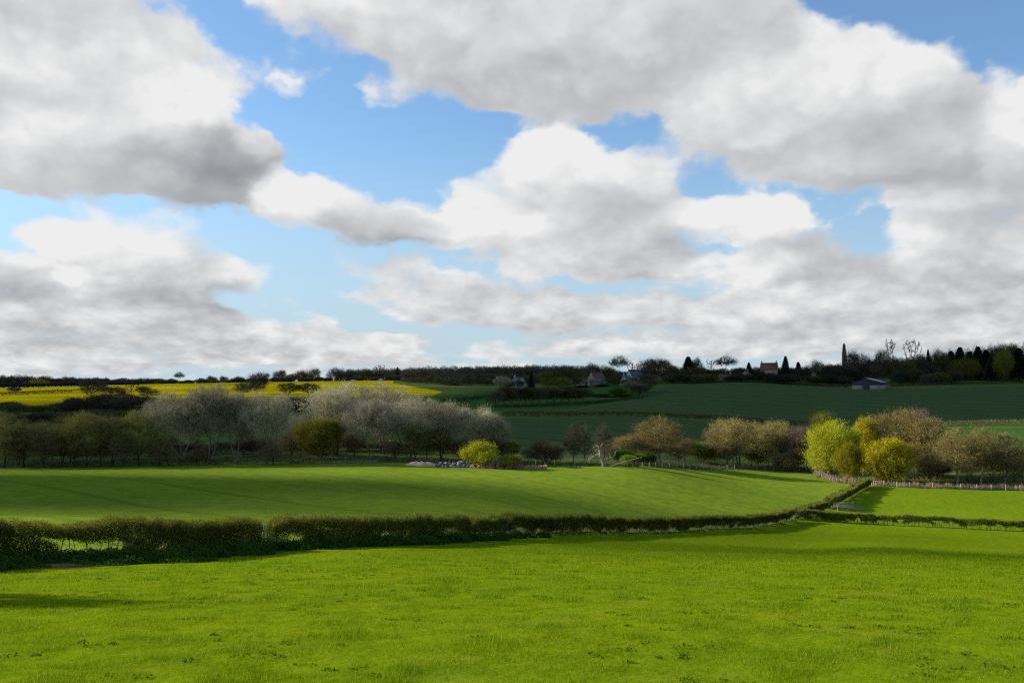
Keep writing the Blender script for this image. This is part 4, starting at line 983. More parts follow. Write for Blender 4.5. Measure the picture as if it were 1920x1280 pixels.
# ---------------------------------------------------------------- hedges
def along(pts, n):
    """n points spaced evenly along a plan polyline, with direction"""
    pts = np.array(pts, float); seg = np.hypot(*np.diff(pts, axis=0).T); s = np.concatenate([[0], np.cumsum(seg)])
    t = np.asarray(n)*s[-1] if np.ndim(n) else np.linspace(0, s[-1], n)
    x = np.interp(t, s, pts[:, 0]); y = np.interp(t, s, pts[:, 1]); i = np.clip(np.searchsorted(s, t)-1, 0, len(seg)-1)
    d_ = unit(np.diff(pts, axis=0))[i]
    return x, y, d_, s[-1]
def subline(line, p0, p1, n=24):
    """part of a (photo column, distance) line between two columns"""
    px = np.linspace(p0, p1, n); L = np.array(line, float)
    Y = np.interp(px, L[:, 0], L[:, 1]); return np.stack([[ray(p, 800)[0] for p in px]*Y, Y], 1)
def hedge(line, h, w, label, seed, per_m=1500, leaf=None, topleaf=None, ls=0.075, stem_every=0.45, low=0.35, gaps=(), ragged=0.19, base_lift=0.0, stems=True, group=None, topfrac=.3):
    rng = np.random.default_rng(seed); line = np.asarray(line)
    _, _, _, Ltot = along(line, 2); n = int(per_m*Ltot)
    t = rng.random(n); x, y, d_, _ = along(line, t); nr = np.stack([-d_[:, 1], d_[:, 0]], 1)
    s = t*Ltot
    hh = h*(1+ragged*(fbm(s/2.2, s*0+seed, seed, 3)-.44)*2+ragged*.7*(vnoise(s*1.7, s*0, seed+1)-.5))
    ww = w*(1+.35*(fbm(s/1.7, s*0+5, seed+2, 3)-.44)*2)
    lo = np.clip(low+.32*(fbm(s/1.3, s*0+9, seed+4, 3)-.44)*2, .05, .8)
    endt = np.minimum(s, Ltot-s); hh = hh*np.clip(.72+.28*np.sqrt(np.clip(endt/.9, 0, 1)), 0, 1); ww = ww*np.clip(.4+.6*np.sqrt(np.clip(endt/.9, 0, 1)), 0, 1)
    v = rng.random(n)**.8; zt = lo+(1-lo)*v
    prof = np.clip(1-np.abs((zt-.72)/.62)**2.6, 0.12, 1)
    side = rng.uniform(-1, 1, n); side = np.sign(side)*np.abs(side)**.55
    keep = np.ones(n, bool)
    for g0, g1, k in gaps: keep &= ~((s > g0) & (s < g1) & (rng.random(n) < k) & (zt < .93))
    thin = vnoise(s*1.1, zt*3+20, seed+7); keep &= ~((zt < .62) & (thin < .29))
    z0 = height(x, y)+EYE+base_lift
    p = np.stack([x+nr[:, 0]*side*ww*.5*prof, y+nr[:, 1]*side*ww*.5*prof, z0+zt*hh], 1)+rng.normal(size=(n, 3))*.045
    istop = (zt > .86)
    o = thing('hedge', gxy(*line[0]), label, 'hedge', group)
    org = np.array(o.location)
    def put(nm, msk, mt):
        pp = p[msk]-org; k = len(pp)
        if not k: return
        V1, F1 = leaves(pp, ls*rng.uniform(.6, 1.4, k), rng, .4, .7)
        m = k//4; q = pp[:m]; V2, F2 = blades(q, unit(rng.normal(size=(m, 3))*.6+[0, 0, .8]), rng.uniform(.12, .34, m)*min(1, h/1.4), np.full(m, .014), rng)
        V, F = join([(V2, F2), (V1, F1)]); tt = rng.random(m+k)
        obj(nm, mesh(nm, V, F, mt, tt), o)
    sel = (istop & (rng.random(n) < .9)) | (rng.random(n) < topfrac*.25)
    put('foliage', keep & ~sel, leaf or F_hedge); put('top_foliage', keep & sel, topleaf or F_hedgetop)  # default top leaf carries the sunlit tone in its colour
    if stems:
        m = int(Ltot/stem_every); tt = (np.arange(m)+rng.uniform(0, 1, m))/m
        x, y, d_, _ = along(line, tt); parts = []
        for i in range(m):
            b = np.array([x[i], y[i], EYE+float(height(x[i], y[i]))-.1])-org
            for j in range(rng.integers(1, 4)):
                q = [b]; r0 = rng.uniform(.018, .05)
                for k in range(4): q.append(q[-1]+np.array([rng.normal()*.11, rng.normal()*.09, h*.2]))
                parts.append(polytube(q, [r0, r0*.85, r0*.7, r0*.5, r0*.3], 4))
                for k in range(5):
                    a0 = q[1+k % 3]; parts.append(tubes([a0], [a0+np.array([rng.normal()*.30, rng.normal()*.25, rng.uniform(.05, .4)])], [.011], [.004], 3))
        V, F = join(parts); obj('stems', mesh('stems', V, F, BARK_GREY), o)
    return o
hedge(subline(HEDGE, -230, 486, 40), 1.80, 1.5, 'long trimmed hedge at the left in front, brownish top and bare twiggy base', 1, 4600, ls=.064, low=.08)
hedge(subline(HEDGE, 508, 876, 30), 1.80, 1.6, 'thick trimmed hedge between the wooden post gap and the rail gap', 2, 4600, ls=.068, low=.08)
hedge(subline(HEDGE, 878, 944, 8), 1.72, 1.2, 'short thin hedge piece with see-through stems beside the rails', 3, 3200, ls=.068, low=.25)
hedge(subline(HEDGE, 948, 1482, 50), 1.86, 1.5, 'long hedge curving away from the rail gap to the field corner', 4, 2600, ls=.085, low=.24)
hedge(subline(DIAG, 1488, 1543, 14), 1.9, 1.8, 'hedge running uphill from the field corner to the metal gate', 5, 2000, ls=.11, low=.06)
hedge(subline(DIAG, 1549, 1626, 24), 2.1, 2.0, 'hedge running from the metal gate to the golden willow', 6, 2000, ls=.12, low=.05)
hedge(subline(EAST, 1494, 1640, 20), 1.75, 1.2, 'leafy near part of the level hedge going right from the field corner', 7, 1900, ls=.10, low=.2)
hedge(subline(EAST, 1640, 2060, 44), 1.75, 1.1, 'gappy flat topped hedge on clumped stems along the right field', 8, 1900, ls=.10, low=.36, gaps=((1.5, 2.6, .6), (14, 16, .5), (29, 31, .6)))
# far hedges
def farline(poly, n=40):
    p = np.array(poly, float); t = np.linspace(0, 1, n); px = np.interp(t, np.linspace(0, 1, len(p)), p[:, 0]); Y = np.interp(t, np.linspace(0, 1, len(p)), p[:, 1])
    return np.stack([[ray(a, 800)[0] for a in px]*Y, Y], 1)
hedge(farline([(940,437),(1060,434),(1200,452),(1330,462)]), 2.1, 2.2, 'dark hedge between the two green wheat fields, left part', 20, 90, F_darkol, F_darkol, .38, 1.5, .05, stems=False)
hedge(farline([(1330,462),(1420,455),(1510,450),(1570,446)]), 2.4, 2.4, 'dark brown hedge between the two green wheat fields, right part', 21, 90, F_dark, F_dark, .38, 1.5, .05, stems=False)
hedge(farline([(826,560),(880,585),(925,612),(965,630)]), 2.2, 2.2, 'dark hedge across the small green field below the wood', 22, 80, F_dark, F_dark, .42, 1.5, .05, stems=False)
hedge(farline([(925,508),(1000,520),(1080,540),(1160,575),(1215,606)]), 1.6, 1.8, 'scrubby hedge under the plantation strip along the wheat', 23, 80, F_darkol, F_dark, .4, 1.5, .05, stems=False)
hedge(farline([(1350,733),(1450,733),(1540,722),(1592,708)]), 1.7, 1.8, 'brown hedge along the top of the wheat field beside the barn', 24, 70, F_dark, F_brown, .42, 1.5, .05, stems=False)
hedge(farline([(1670,712),(1760,728),(1850,728),(1990,728)]), 1.5, 1.6, 'dark hedge line right of the barn above the wheat', 25, 70, F_dark, F_dark, .42, 1.5, .05, stems=False)
hedge(farline([(1770,432),(1850,430),(1930,428),(2040,424)]), 2.5, 2.4, 'pale brown sunlit hedge at the right below the wheat', 26, 120, F_alder, F_brown, .30, 1.5, .05, stems=False)
hedge(farline([(-30,720),(60,740),(150,758),(235,770)]), 2.6, 2.4, 'dark hedge line through the yellow field at the left', 27, 70, F_dark, F_dark, .45, 1.5, .05, stems=False)
hedge(farline([(-40,262),(120,264),(280,266),(440,268),(560,270)]), 1.6, 1.8, 'dark brown hedge behind the shaded trees of the valley row', 28, 120, F_dark, F_brown, .26, 1.5, .05, stems=False)
hedge(farline([(330,350),(420,342),(520,336)]), 1.9, 1.8, 'brown hedge behind the pink walled hut', 29, 100, F_dark, F_brown, .3, 1.5, .05, stems=False)

def ground_cover(name, label, spots, mt, seed, kind='stuff', blade=False, ls=.11, cat='undergrowth'):
    """leafy mounds: (plan x, y, radius, height, leaves)"""
    rng = np.random.default_rng(seed); parts = []; 
    for x, y, R, h, n in spots:
        a = rng.uniform(0, 6.283, n); q = np.sqrt(rng.random(n)); px = x+np.cos(a)*q*R; py = y+np.sin(a)*q*R
        top = h*np.sqrt(np.clip(1-q*q, 0, 1))*(.6+.8*vnoise(px*2.3, py*2.3, seed)); pz = height(px, py)+EYE+top*rng.random(n)**.5
        p = np.stack([px, py, pz], 1)
        if blade: parts.append(blades(p-[0, 0, .05], unit(rng.normal(size=(n, 3))*.28+[.12, 0, 1]), h*rng.uniform(.5, 1.2, n), np.full(n, ls), rng))
        else: parts.append(leaves(p, ls*rng.uniform(.6, 1.5, n), rng, .6, .6))
    V, F = join(parts); nf = sum(len(f) for f in F)
    o = obj(name, mesh(name, V, F, mt, rng.random(nf))); return tag(o, label, cat, kind=kind)
rs = np.random.default_rng(31)
sp = []
for p in np.linspace(-180, 1000, 170):
    Y = np.interp(p, [q[0] for q in HEDGE], [q[1] for q in HEDGE]); off_ = rs.uniform(.3, 3.6 if p < 300 else 2.6 if p < 600 else 1.8); k = (1 if p < 880 else .55)
    u = ray(p, 800)[0]; x = u*Y+off_*.85; y = Y-off_*.55
    sp.append((x, y, rs.uniform(.6, 1.25)*k, rs.uniform(.4, .95)*k*max(.3, 1.15-off_*.25), 620))
    if rs.random() < .6: sp.append((x-.3, y+.4, .7, .55, 420))
for p in np.linspace(1000, 1640, 60):
    L_ = HEDGE if p < 1490 else EAST
    Y = np.interp(p, [q[0] for q in L_], [q[1] for q in L_]); u = ray(p, 800)[0]
    sp.append((u*Y+.5, Y-.6, rs.uniform(.5, 1.0), rs.uniform(.18, .42), 160))
ground_cover('undergrowth', 'dark nettles and rank grass along the foot of the hedge', sp, F_nettle, 32)
# dead pale grass along the eastern fence, the willow corner and the tree row
sp = []
for p in np.arange(1640, 2120, 3.0):
    Y = np.interp(p, [q[0] for q in FENCE_E], [q[1] for q in FENCE_E])+rs.uniform(.4, 2.2); sp.append((ray(p, 800)[0]*Y, Y, rs.uniform(.5, 1.0), rs.uniform(.5, 1.1), 60))
for p, Y in ((1520,288),(1528,282),(1534,275),(1538,269),(1545,264),(1552,260),(1560,257),(1570,254),(1580,252),(1590,251),(1600,250),(1610,250),(1620,250),(1630,249)):
    for k in range(5):
        pp = p+rs.uniform(-6, 6); yy = Y+rs.uniform(.5, 2.5); sp.append((ray(pp, 800)[0]*yy, yy, rs.uniform(.6, 1.1), rs.uniform(.6, 1.3), 80))
for p in np.arange(1060, 1130, 5): sp.append((ray(p, 800)[0]*243, 243+rs.uniform(-1, 1), .9, .6, 60))
for p in np.arange(640, 710, 6): sp.append((ray(p, 800)[0]*227.6, 227.6, .8, .55, 50))
for p in np.arange(1385, 1420, 6): sp.append((ray(p, 800)[0]*286.5, 286.5, .8, .6, 60))
ground_cover('dead_grass', 'pale dead grass and reeds along the fences by the willows', sp, F_reed, 33, blade=True, ls=.05, cat='dead grass')
# scrub at the feet of the trees
sp = []
for p in np.arange(-40, 1000, 3.2):
    Y = np.interp(p, [q[0] for q in TREEL], [q[1] for q in TREEL])+rs.uniform(1.5, 14); sp.append((ray(p, 800)[0]*Y, Y, rs.uniform(.8, 1.8), rs.uniform(.5, 1.9), 70))
ground_cover('undergrowth', 'dark brown brambles under the shaded trees of the valley row', sp, F_dark, 34, ls=.22)
sp = []
for p in np.arange(1130, 1960, 4.0):
    Y = (np.interp(p, [q[0] for q in TREEL], [q[1] for q in TREEL]) if p < 1530 else 258)+rs.uniform(1.5, 12); sp.append((ray(p, 800)[0]*Y, Y, rs.uniform(.8, 1.7), rs.uniform(.4, 1.5), 60))
ground_cover('undergrowth', 'brown brambles under the sunlit trees at the right', sp, F_brown, 35, ls=.2)
sp = []
for p in np.arange(1000, 1180, 4.0):
    Y = np.interp(p, [q[0] for q in TREEL], [q[1] for q in TREEL])+rs.uniform(-4, 1); sp.append((ray(p, 800)[0]*Y, Y, rs.uniform(.8, 1.6), rs.uniform(.15, .45), 80))
sp += [(ray(p, 800)[0]*226, 226, .9, .5, 200) for p in (1068, 1075, 1082)]
ground_cover('undergrowth', 'tussocks of green rough grass between the rubble and the dead tree', sp, F_green, 36, ls=.16)

# ---------------------------------------------------------------- grass of the near field
def near_grass():
    rng = np.random.default_rng(77); n = 900000
    Y = np.exp(rng.uniform(math.log(7.0), math.log(125.0), n)); u = rng.uniform(-.66, .66, n); x = u*(Y+1.5)
    ok = inside(NEARF, x, Y+1.0) & (rng.random(n) > np.clip((Y-35)/85, 0, 1)); x = x[ok]; Y = Y[ok]; n = len(x)
    cl = fbm(x/.62, Y/.75, 41, 4); big = fbm(x/7.0, Y/7.0, 43, 3)
    h = (.022+.085*np.clip((cl-.36)/.32, 0, 1.4)**1.7+.02*np.clip(big-.4, 0, 1))*rng.uniform(.5, 1.3, n)*np.clip(.8+Y/90, 0, 1.3)
    w = np.maximum(.005, Y*.00042)*rng.uniform(.7, 1.3, n)
    p = np.stack([x, Y, height(x, Y)+EYE-.004], 1)
    dr = unit(rng.normal(size=(n, 3))*.42+np.array([.10, -.05, 1.0]))
    V, F = blades(p, dr, h, w, rng)
    t = np.clip(.58+(.44-cl)*2.0+(big-.44)*1.4+rng.normal(size=n)*.18, 0, 1); t = np.where(rng.random(n) < .035, .95, np.minimum(t, .79))
    o = obj('grass', mesh('grass', V, [F], F_blade, t)); tag(o, 'short bright green grass of the near field', 'grass', kind='stuff')
near_grass()

# ---------------------------------------------------------------- bare soil, spoil and rubble
M_soil = roughmat('red_soil', c(.085,.040,.022), c(.15,.080,.045), 2.5, .95, .5, space='Position')
M_sand = roughmat('pale_spoil', c(.42,.28,.16), c(.60,.44,.27), 2.0, .95, .5, space='Position')
M_mud = roughmat('trodden_mud', c(.13,.085,.050), c(.22,.155,.095), 1.2, .95, .4, space='Position')
def patch(name, px, Y, rx, ry, h, mt, seed, rz=0.0, kind='structure', lift=.03):
    """low irregular mound of earth lying on the ground"""
    g = ground(px, Y); nr_, na = 9, 36; V = []; cs, sn = math.cos(rz), math.sin(rz)
    for i in range(nr_):
        q = i/(nr_-1)
        for j in range(na):
            a = j/na*6.283; k = 1+.55*(fbm(np.array(math.cos(a)*1.7+seed), np.array(math.sin(a)*1.7), seed, 3)-.44)*2
            lx, ly = math.cos(a)*rx*q*k, math.sin(a)*ry*q*k; x, y = g.x+lx*cs-ly*sn, g.y+lx*sn+ly*cs
            z = EYE+float(height(x, y))+lift*(1-q)**.3-.02*q+h*max(0, 1-q*q)*(.55+.9*float(vnoise(np.array(x*1.6), np.array(y*1.6), seed)))
            V.append((x, y, z))
    i = np.arange(nr_-1)[:, None]*na; j = np.arange(na)[None, :]; j2 = (j+1) % na
    Q = np.stack([i+j, i+na+j, i+na+j2, i+j2], 2).reshape(-1, 4)
    o = obj(name, mesh(name, V, [Q], mt, smooth=True))
    if kind: o['kind'] = kind
    return o
patch('soil', 127, 43.2, 1.5, .55, .10, M_soil, 3, .6, lift=.05)
patch('soil', 446, 57.0, 1.3, .5, .08, M_soil, 4, .6, lift=.05)
patch('mud', 1490, 189.5, 2.9, 2.2, .02, M_mud, 5, .2, lift=.05)
patch('mud', 1578, 205, 5.2, 2.3, .02, M_mud, 6, .0, lift=.05)
tag(patch('spoil_heap', 792, 222.5, 4.2, 2.0, .9, M_sand, 7, 0, kind=None), 'low heap of pale sandy spoil left of the dark stones', 'spoil heap')
M_stone = roughmat('dark_stone', c(.045,.044,.043), c(.27,.265,.26), 1.1, .85, .3, space='Position', detail=2)
M_brick = roughmat('brick_rubble', c(.20,.095,.065), c(.44,.30,.24), 1.3, .9, .3, space='Position', c3=c(.11,.060,.045))
M_log = roughmat('cut_timber', c(.28,.16,.075), c(.50,.34,.19), 2.0, .9, .3, space='Position')
def chunk(rng, ctr, s):
    """one irregular broken block"""
    q = np.array([[a, b, d_] for a in (-1, 1) for b in (-1, 1) for d_ in (-1, 1)], float)*s*rng.uniform(.55, 1.1, 3)*(1+rng.uniform(-.3, .3, (8, 3)))
    a, b = rng.uniform(0, 3.14, 2); R = np.array(Matrix.Rotation(a, 3, 'Z') @ Matrix.Rotation(b*.5, 3, 'X')); q = q @ R.T+ctr
    return q, np.array([[0, 1, 3, 2], [4, 6, 7, 5], [0, 4, 5, 1], [2, 3, 7, 6], [0, 2, 6, 4], [1, 5, 7, 3]])
def heap(name, label, cat, px, Y, rx, ry, h, n, s, mt, seed):
    rng = np.random.default_rng(seed); g = ground(px, Y); parts = []
    for i in range(n):
        a = rng.uniform(0, 6.283); q = math.sqrt(rng.random()); x = math.cos(a)*q*rx; y = math.sin(a)*q*ry
        zz = float(height(g.x+x, g.y+y))+EYE-g.z
        parts.append(chunk(rng, np.array([x, y, zz+h*(1-q*q)*rng.random()**.4*(.5+float(vnoise(np.array(x*.55+seed), np.array(1.0), seed)))]), s*rng.uniform(.4, 1.25)))
    V, F = join(parts); o = obj(name, mesh(name, V, F, mt), loc=g)
    return tag(o, label, cat, kind='stuff' if False else None)
heap('stone_heap', 'heap of dark blue grey stones left of the brick rubble', 'stone heap', 852, 221.5, 4.4, 1.3, 1.0, 230, .32, M_stone, 1)
heap('rubble_heap', 'long heap of broken red brown brick rubble in front of the yellow bush', 'rubble heap', 932, 221, 6.4, 1.6, 1.9, 620, .30, M_brick, 2)
# stacked cut logs
g = ground(1006, 221); rng = np.random.default_rng(8)
for i in range(18):
    x = -2.2+i*.26+rng.normal()*.04; r_ = rng.uniform(.16, .26); hh = rng.uniform(.5, 1.0)
    q = gxy(g.x+x, g.y+rng.uniform(-.4, .4))
    V, F = polytube([(0, 0, -.05), (rng.normal()*.05, rng.normal()*.05, hh*.55), (rng.normal()*.1, rng.normal()*.1, hh)], [r_, r_*.95, r_*.9], 7)
    top = np.arange(7)+len(V)-7; cap = np.stack([np.full(5, top[0]), top[1:6], top[2:7]], 1)
    tag(obj('log', mesh('log', V, [F, cap], M_log), loc=q), 'short cut log standing in the stack at the right end of the rubble', 'log', 'cut logs beside the rubble')

# ---------------------------------------------------------------- dead tree, fallen pole, fences, gate
M_dead = roughmat('bleached_dead_wood', c(.19,.135,.10), c(.40,.31,.235), 2.2, .9, .5, c3=c(.11,.070,.050))
g = ground(1132, 232); k = 232/FPX
def at(px, py, dep=0.0): return np.array([(px-1132)*k, dep, (871-py)*k])
dt = thing('dead_tree', g, 'twisted bleached dead tree with a broken hollow trunk at the field edge', 'dead tree')
tr = [([at(1133,874), at(1131,866), at(1128,859,.1), at(1125,852,.1), at(1125,846), at(1124,838,.1)], [.66, .52, .46, .40, .30, .20])]
V, F = join([polytube(p, r_, 10) for p, r_ in tr]); obj('trunk', mesh('trunk', V, F, M_dead), dt)
br = [([at(1124,840), at(1122,834), at(1119,832,.3), at(1117,829,.4)], [.26, .2, .13, .05]), ([at(1124,840), at(1127,833,.2), at(1130,829,.3), at(1131,827)], [.24, .17, .1, .04]),
      ([at(1126,848), at(1116,851,.3), at(1108,856,.5), at(1105,860,.6), at(1106,866,.6)], [.34, .28, .2, .14, .06]), ([at(1116,851,.3), at(1110,850,.1), at(1104,854,-.2), at(1103,861,-.3)], [.22, .18, .12, .05]),
      ([at(1125,842), at(1131,841,-.3), at(1135,843,-.4), at(1138,845,-.4)], [.22, .16, .09, .04]), ([at(1131,866), at(1134,858,-.2), at(1133,855,-.2)], [.35, .3, .2]),
      ([at(1132,862), at(1139,857,.4), at(1145,855,.5), at(1150,854,.4), at(1153,849,.4), at(1154,843,.3), at(1158,841,.3), at(1162,841,.2)], [.3, .2, .16, .15, .13, .1, .07, .03]),
      ([at(1145,855,.5), at(1144,850,.6), at(1143,845,.6)], [.1, .07, .03]), ([at(1119,832,.3), at(1114,834,.5), at(1113,838,.6)], [.1, .06, .03]), ([at(1122,838), at(1117,840,-.4), at(1114,842,-.5)], [.16, .1, .04])]
for p, r_ in br:
    V, F = polytube(p, np.array(r_)*.62, 7); obj('branch', mesh('branch', V, [F], M_dead), dt)
g = ground(1172, 234); k = 234/FPX
V, F = polytube([((1144-1172)*k, -.3, .12), ((1170-1172)*k, 0, .12+.95), ((1203-1172)*k, .2, .12+2.1)], [.16, .14, .09], 8)
tag(obj('fallen_pole', mesh('fallen_pole', V, [F], M_dead), loc=g), 'long bleached pole slanting up over the brushwood', 'pole')
parts = []; rng = np.random.default_rng(12)
for i in range(70):
    x = rng.uniform(-1.2, 3.2); p0 = np.array([x, rng.normal()*.4, rng.uniform(0, .75)*(1-abs(x-1.2)/3)]); parts.append(tubes([p0], [p0+np.array([rng.uniform(-1.2, 1.2), rng.normal()*.3, rng.normal()*.2])], [rng.uniform(.03, .1)], [.02], 4))
V, F = join(parts); tag(obj('brushwood', mesh('brushwood', V, F, BARK_DARK), loc=g), 'dark brushwood pile under the slanting pole', 'brushwood')

M_post = roughmat('weathered_post', c(.26,.20,.14), c(.44,.36,.26), 5, .9, .2)
M_newpost = roughmat('new_timber', c(.48,.34,.14), c(.60,.45,.21), 5, .85, .2)
M_wire = roughmat('fence_wire', c(.20,.20,.20), c(.28,.28,.28), 5, .5)
def box(x0, x1, y0, y1, z0, z1):
    V = np.array([(a, b, d_) for a in (x0, x1) for b in (y0, y1) for d_ in (z0, z1)], float)
    return V, np.array([[0, 1, 3, 2], [4, 6, 7, 5], [0, 4, 5, 1], [2, 3, 7, 6], [0, 2, 6, 4], [1, 5, 7, 3]])
def fence(label, pts, h=1.15, r_=.065, mt=None, wires=2, name='fence'):
    g0 = gxy(*pts[0]); t = thing(name, g0, label, 'fence'); rng = np.random.default_rng(len(pts)+int(abs(pts[0][0])*7))
    tops = []
    for x, y in pts:
        b = gxy(x, y)-g0; hh = h*rng.uniform(.9, 1.08)
        V, F = polytube([(b.x, b.y, b.z-.15), (b.x+rng.normal()*.03, b.y, b.z+hh)], [r_, r_*.92], 6)
        cp_ = np.arange(6)+len(V)-6; cap = np.array([[cp_[0], cp_[i], cp_[i+1]] for i in range(1, 5)])
        obj('post', mesh('post', V, [F, cap], mt or M_post), t); tops.append((b, hh))
    for k in range(wires):
        P0 = [tuple(b+Vector((0, 0, hh*(.85-.33*k)))) for b, hh in tops]
        V, F = tubes(P0[:-1], P0[1:], .009, .009, 3); obj('wire', mesh('wire', V, [F], M_wire), t)
    return t
def pline(line, cols): return [(ray(p, 800)[0]*np.interp(p, [q[0] for q in line], [q[1] for q in line]), np.interp(p, [q[0] for q in line], [q[1] for q in line])+.4) for p in cols]
fence('wire fence on grey posts behind the slanting pole', pline(TREEL, [1168, 1192, 1204, 1217, 1229, 1242, 1255, 1268, 1281, 1293]))
fence('wire fence on grey posts under the brown trees and the big oak', pline(TREEL, [1306, 1318, 1334, 1348, 1363, 1377, 1391, 1404, 1419, 1434, 1450, 1466, 1482, 1492, 1498, 1512, 1519]))
fence('close set pale stakes round the willow corner', pline(TREEL, [1531, 1536, 1540, 1544, 1549, 1555, 1561, 1568, 1575, 1583, 1590, 1597, 1604, 1612, 1620]), 1.2, .075, M_post)
fence('post and wire fence in pale dead grass along the right field', pline(FENCE_E, [1680, 1704, 1720, 1747, 1773, 1800, 1830, 1857, 1884, 1911, 1938, 1965]), 1.35, .085)
fence('thin fence posts in front of the green wheat left of the dead tree', pline(TREEL, [1004, 1022, 1040, 1058, 1078, 1097]), 1.1, .06)
# small timber gate by the willow
g = ground(1641, 246.5); t = thing('timber_gate', g, 'small yellow timber gate between the hedge end and the fence', 'gate')
for x in (-1.1, -.65, -.2, 1.9):
    obj('post', mesh('post', *(lambda v, f: (v, [f]))(*box(x-.08, x+.08, -.08, .08, -.2, 1.25+.1*(x > 1))), M_newpost), t)
for z in (.45, .8, 1.12):
    obj('rail', mesh('rail', *(lambda v, f: (v, [f]))(*box(-.1, 1.8, -.12, -.085, z-.05, z+.05)), M_newpost), t)
# post in the gap and rails of the second gap
g = ground(497, 60.4); V, F = polytube([(0, 0, -.2), (.03, 0, .7), (.06, 0, 1.45)], [.10, .095, .09], 8)
cap = np.array([[16, 16+i, 17+i] for i in range(1, 7)])
tag(obj('gate_post', mesh('gate_post', V, [F, cap], M_post), loc=g), 'single pale wooden post in the gap of the front hedge', 'post')
p0 = subline(HEDGE, 876, 952, 4); g0 = gxy(*p0[0]); t = thing('rail_fence', g0, 'low wooden rails closing the second gap of the hedge', 'fence')
for x, y in p0:
    b = gxy(x, y)-g0; V, F = polytube([(b.x, b.y, b.z-.2), (b.x, b.y, b.z+1.1)], [.07, .065], 6); obj('post', mesh('post', V, [F], M_post), t)
for zz in (.45, .85):
    a = [tuple(gxy(x, y)-g0+Vector((0, -.08, zz))) for x, y in p0]; V, F = tubes(a[:-1], a[1:], .04, .04, 5); obj('rail', mesh('rail', V, [F], M_post), t)
# metal field gate
M_galv = roughmat('galvanised_steel', c(.42,.44,.46), c(.55,.57,.58), 6, .45, 0, spec=.5)
g = ground(1561, 203); t = thing('field_gate', g, 'galvanised metal field gate standing open beside the muddy gateway', 'gate')
GW = 4.1
for z in (.25, .48, .70, .92, 1.16):
    V, F = tubes([(0, 0, z)], [(GW, .5, z)], .026, .026, 6); obj('bar', mesh('bar', V, [F], M_galv), t)
for x in (0, GW*.5, GW):
    V, F = tubes([(x, .5*x/GW, .2)], [(x, .5*x/GW, 1.2)], .028, .028, 6); obj('upright', mesh('upright', V, [F], M_galv), t)
g = ground(1545, 202); t = thing('hurdle', g, 'short wooden hurdle between the hedge and the metal gate', 'gate')
for x in (-.7, .2, 1.3, 1.75):
    obj('post', mesh('post', *(lambda v, f: (v, [f]))(*box(x-.07, x+.07, -.07, .07, -.2, 1.2)), M_post), t)
for z in (.3, .6, .9):
    obj('rail', mesh('rail', *(lambda v, f: (v, [f]))(*box(-.6, 1.25, -.12, -.075, z-.05, z+.05)), M_post), t)
g = ground(1567, 198); V, F = join([tubes([(0, 0, -.1)], [(0, 0, 1.25)], .04, .035, 8), tubes([(0, 0, 1.22)], [(-.6, 0, 1.22)], .03, .03, 6)])
tag(obj('metal_post', mesh('metal_post', V, F, M_galv), loc=g), 'thin pale metal post with a short arm in front of the gate', 'post')
V, F = polytube([(0, 0, 0), (.7, .1, .55), (1.6, .2, 1.5), (2.0, .2, 1.75)], [.11, .1, .07, .04], 6)
tag(obj('fallen_branch', mesh('fallen_branch', V, [F], M_dead), loc=ground(1676, 243)), 'bleached slanting branch in front of the round golden willow', 'branch').rotation_euler[2] = math.pi

# ---------------------------------------------------------------- buildings
M_limest = roughmat('old_stone', c(.26,.20,.12), c(.36,.29,.18), 1.2, .9, .2)
M_render = roughmat('white_render', c(.36,.35,.33), c(.46,.45,.42), .8, .9)
M_pan = roughmat('red_pantile', c(.135,.050,.036), c(.20,.080,.055), 1.5, .85, .2)
M_slate = roughmat('blue_slate', c(.055,.065,.085), c(.090,.100,.120), 1.5, .6, .1)
M_brown = roughmat('brown_tile', c(.085,.055,.042), c(.130,.090,.068), 1.5, .85, .2)
M_glass = roughmat('window_glass', c(.020,.024,.030), c(.040,.045,.050), 2, .15, spec=.6)
M_block = roughmat('pink_blockwork', c(.22,.155,.13), c(.30,.22,.19), 1.2, .9, .1)
M_clad = roughmat('dark_sheet_cladding', c(.030,.028,.036), c(.048,.045,.056), 1.2, .7)
M_sheet = roughmat('pale_roof_sheet', c(.36,.38,.44), c(.44,.46,.52), 1.0, .5)
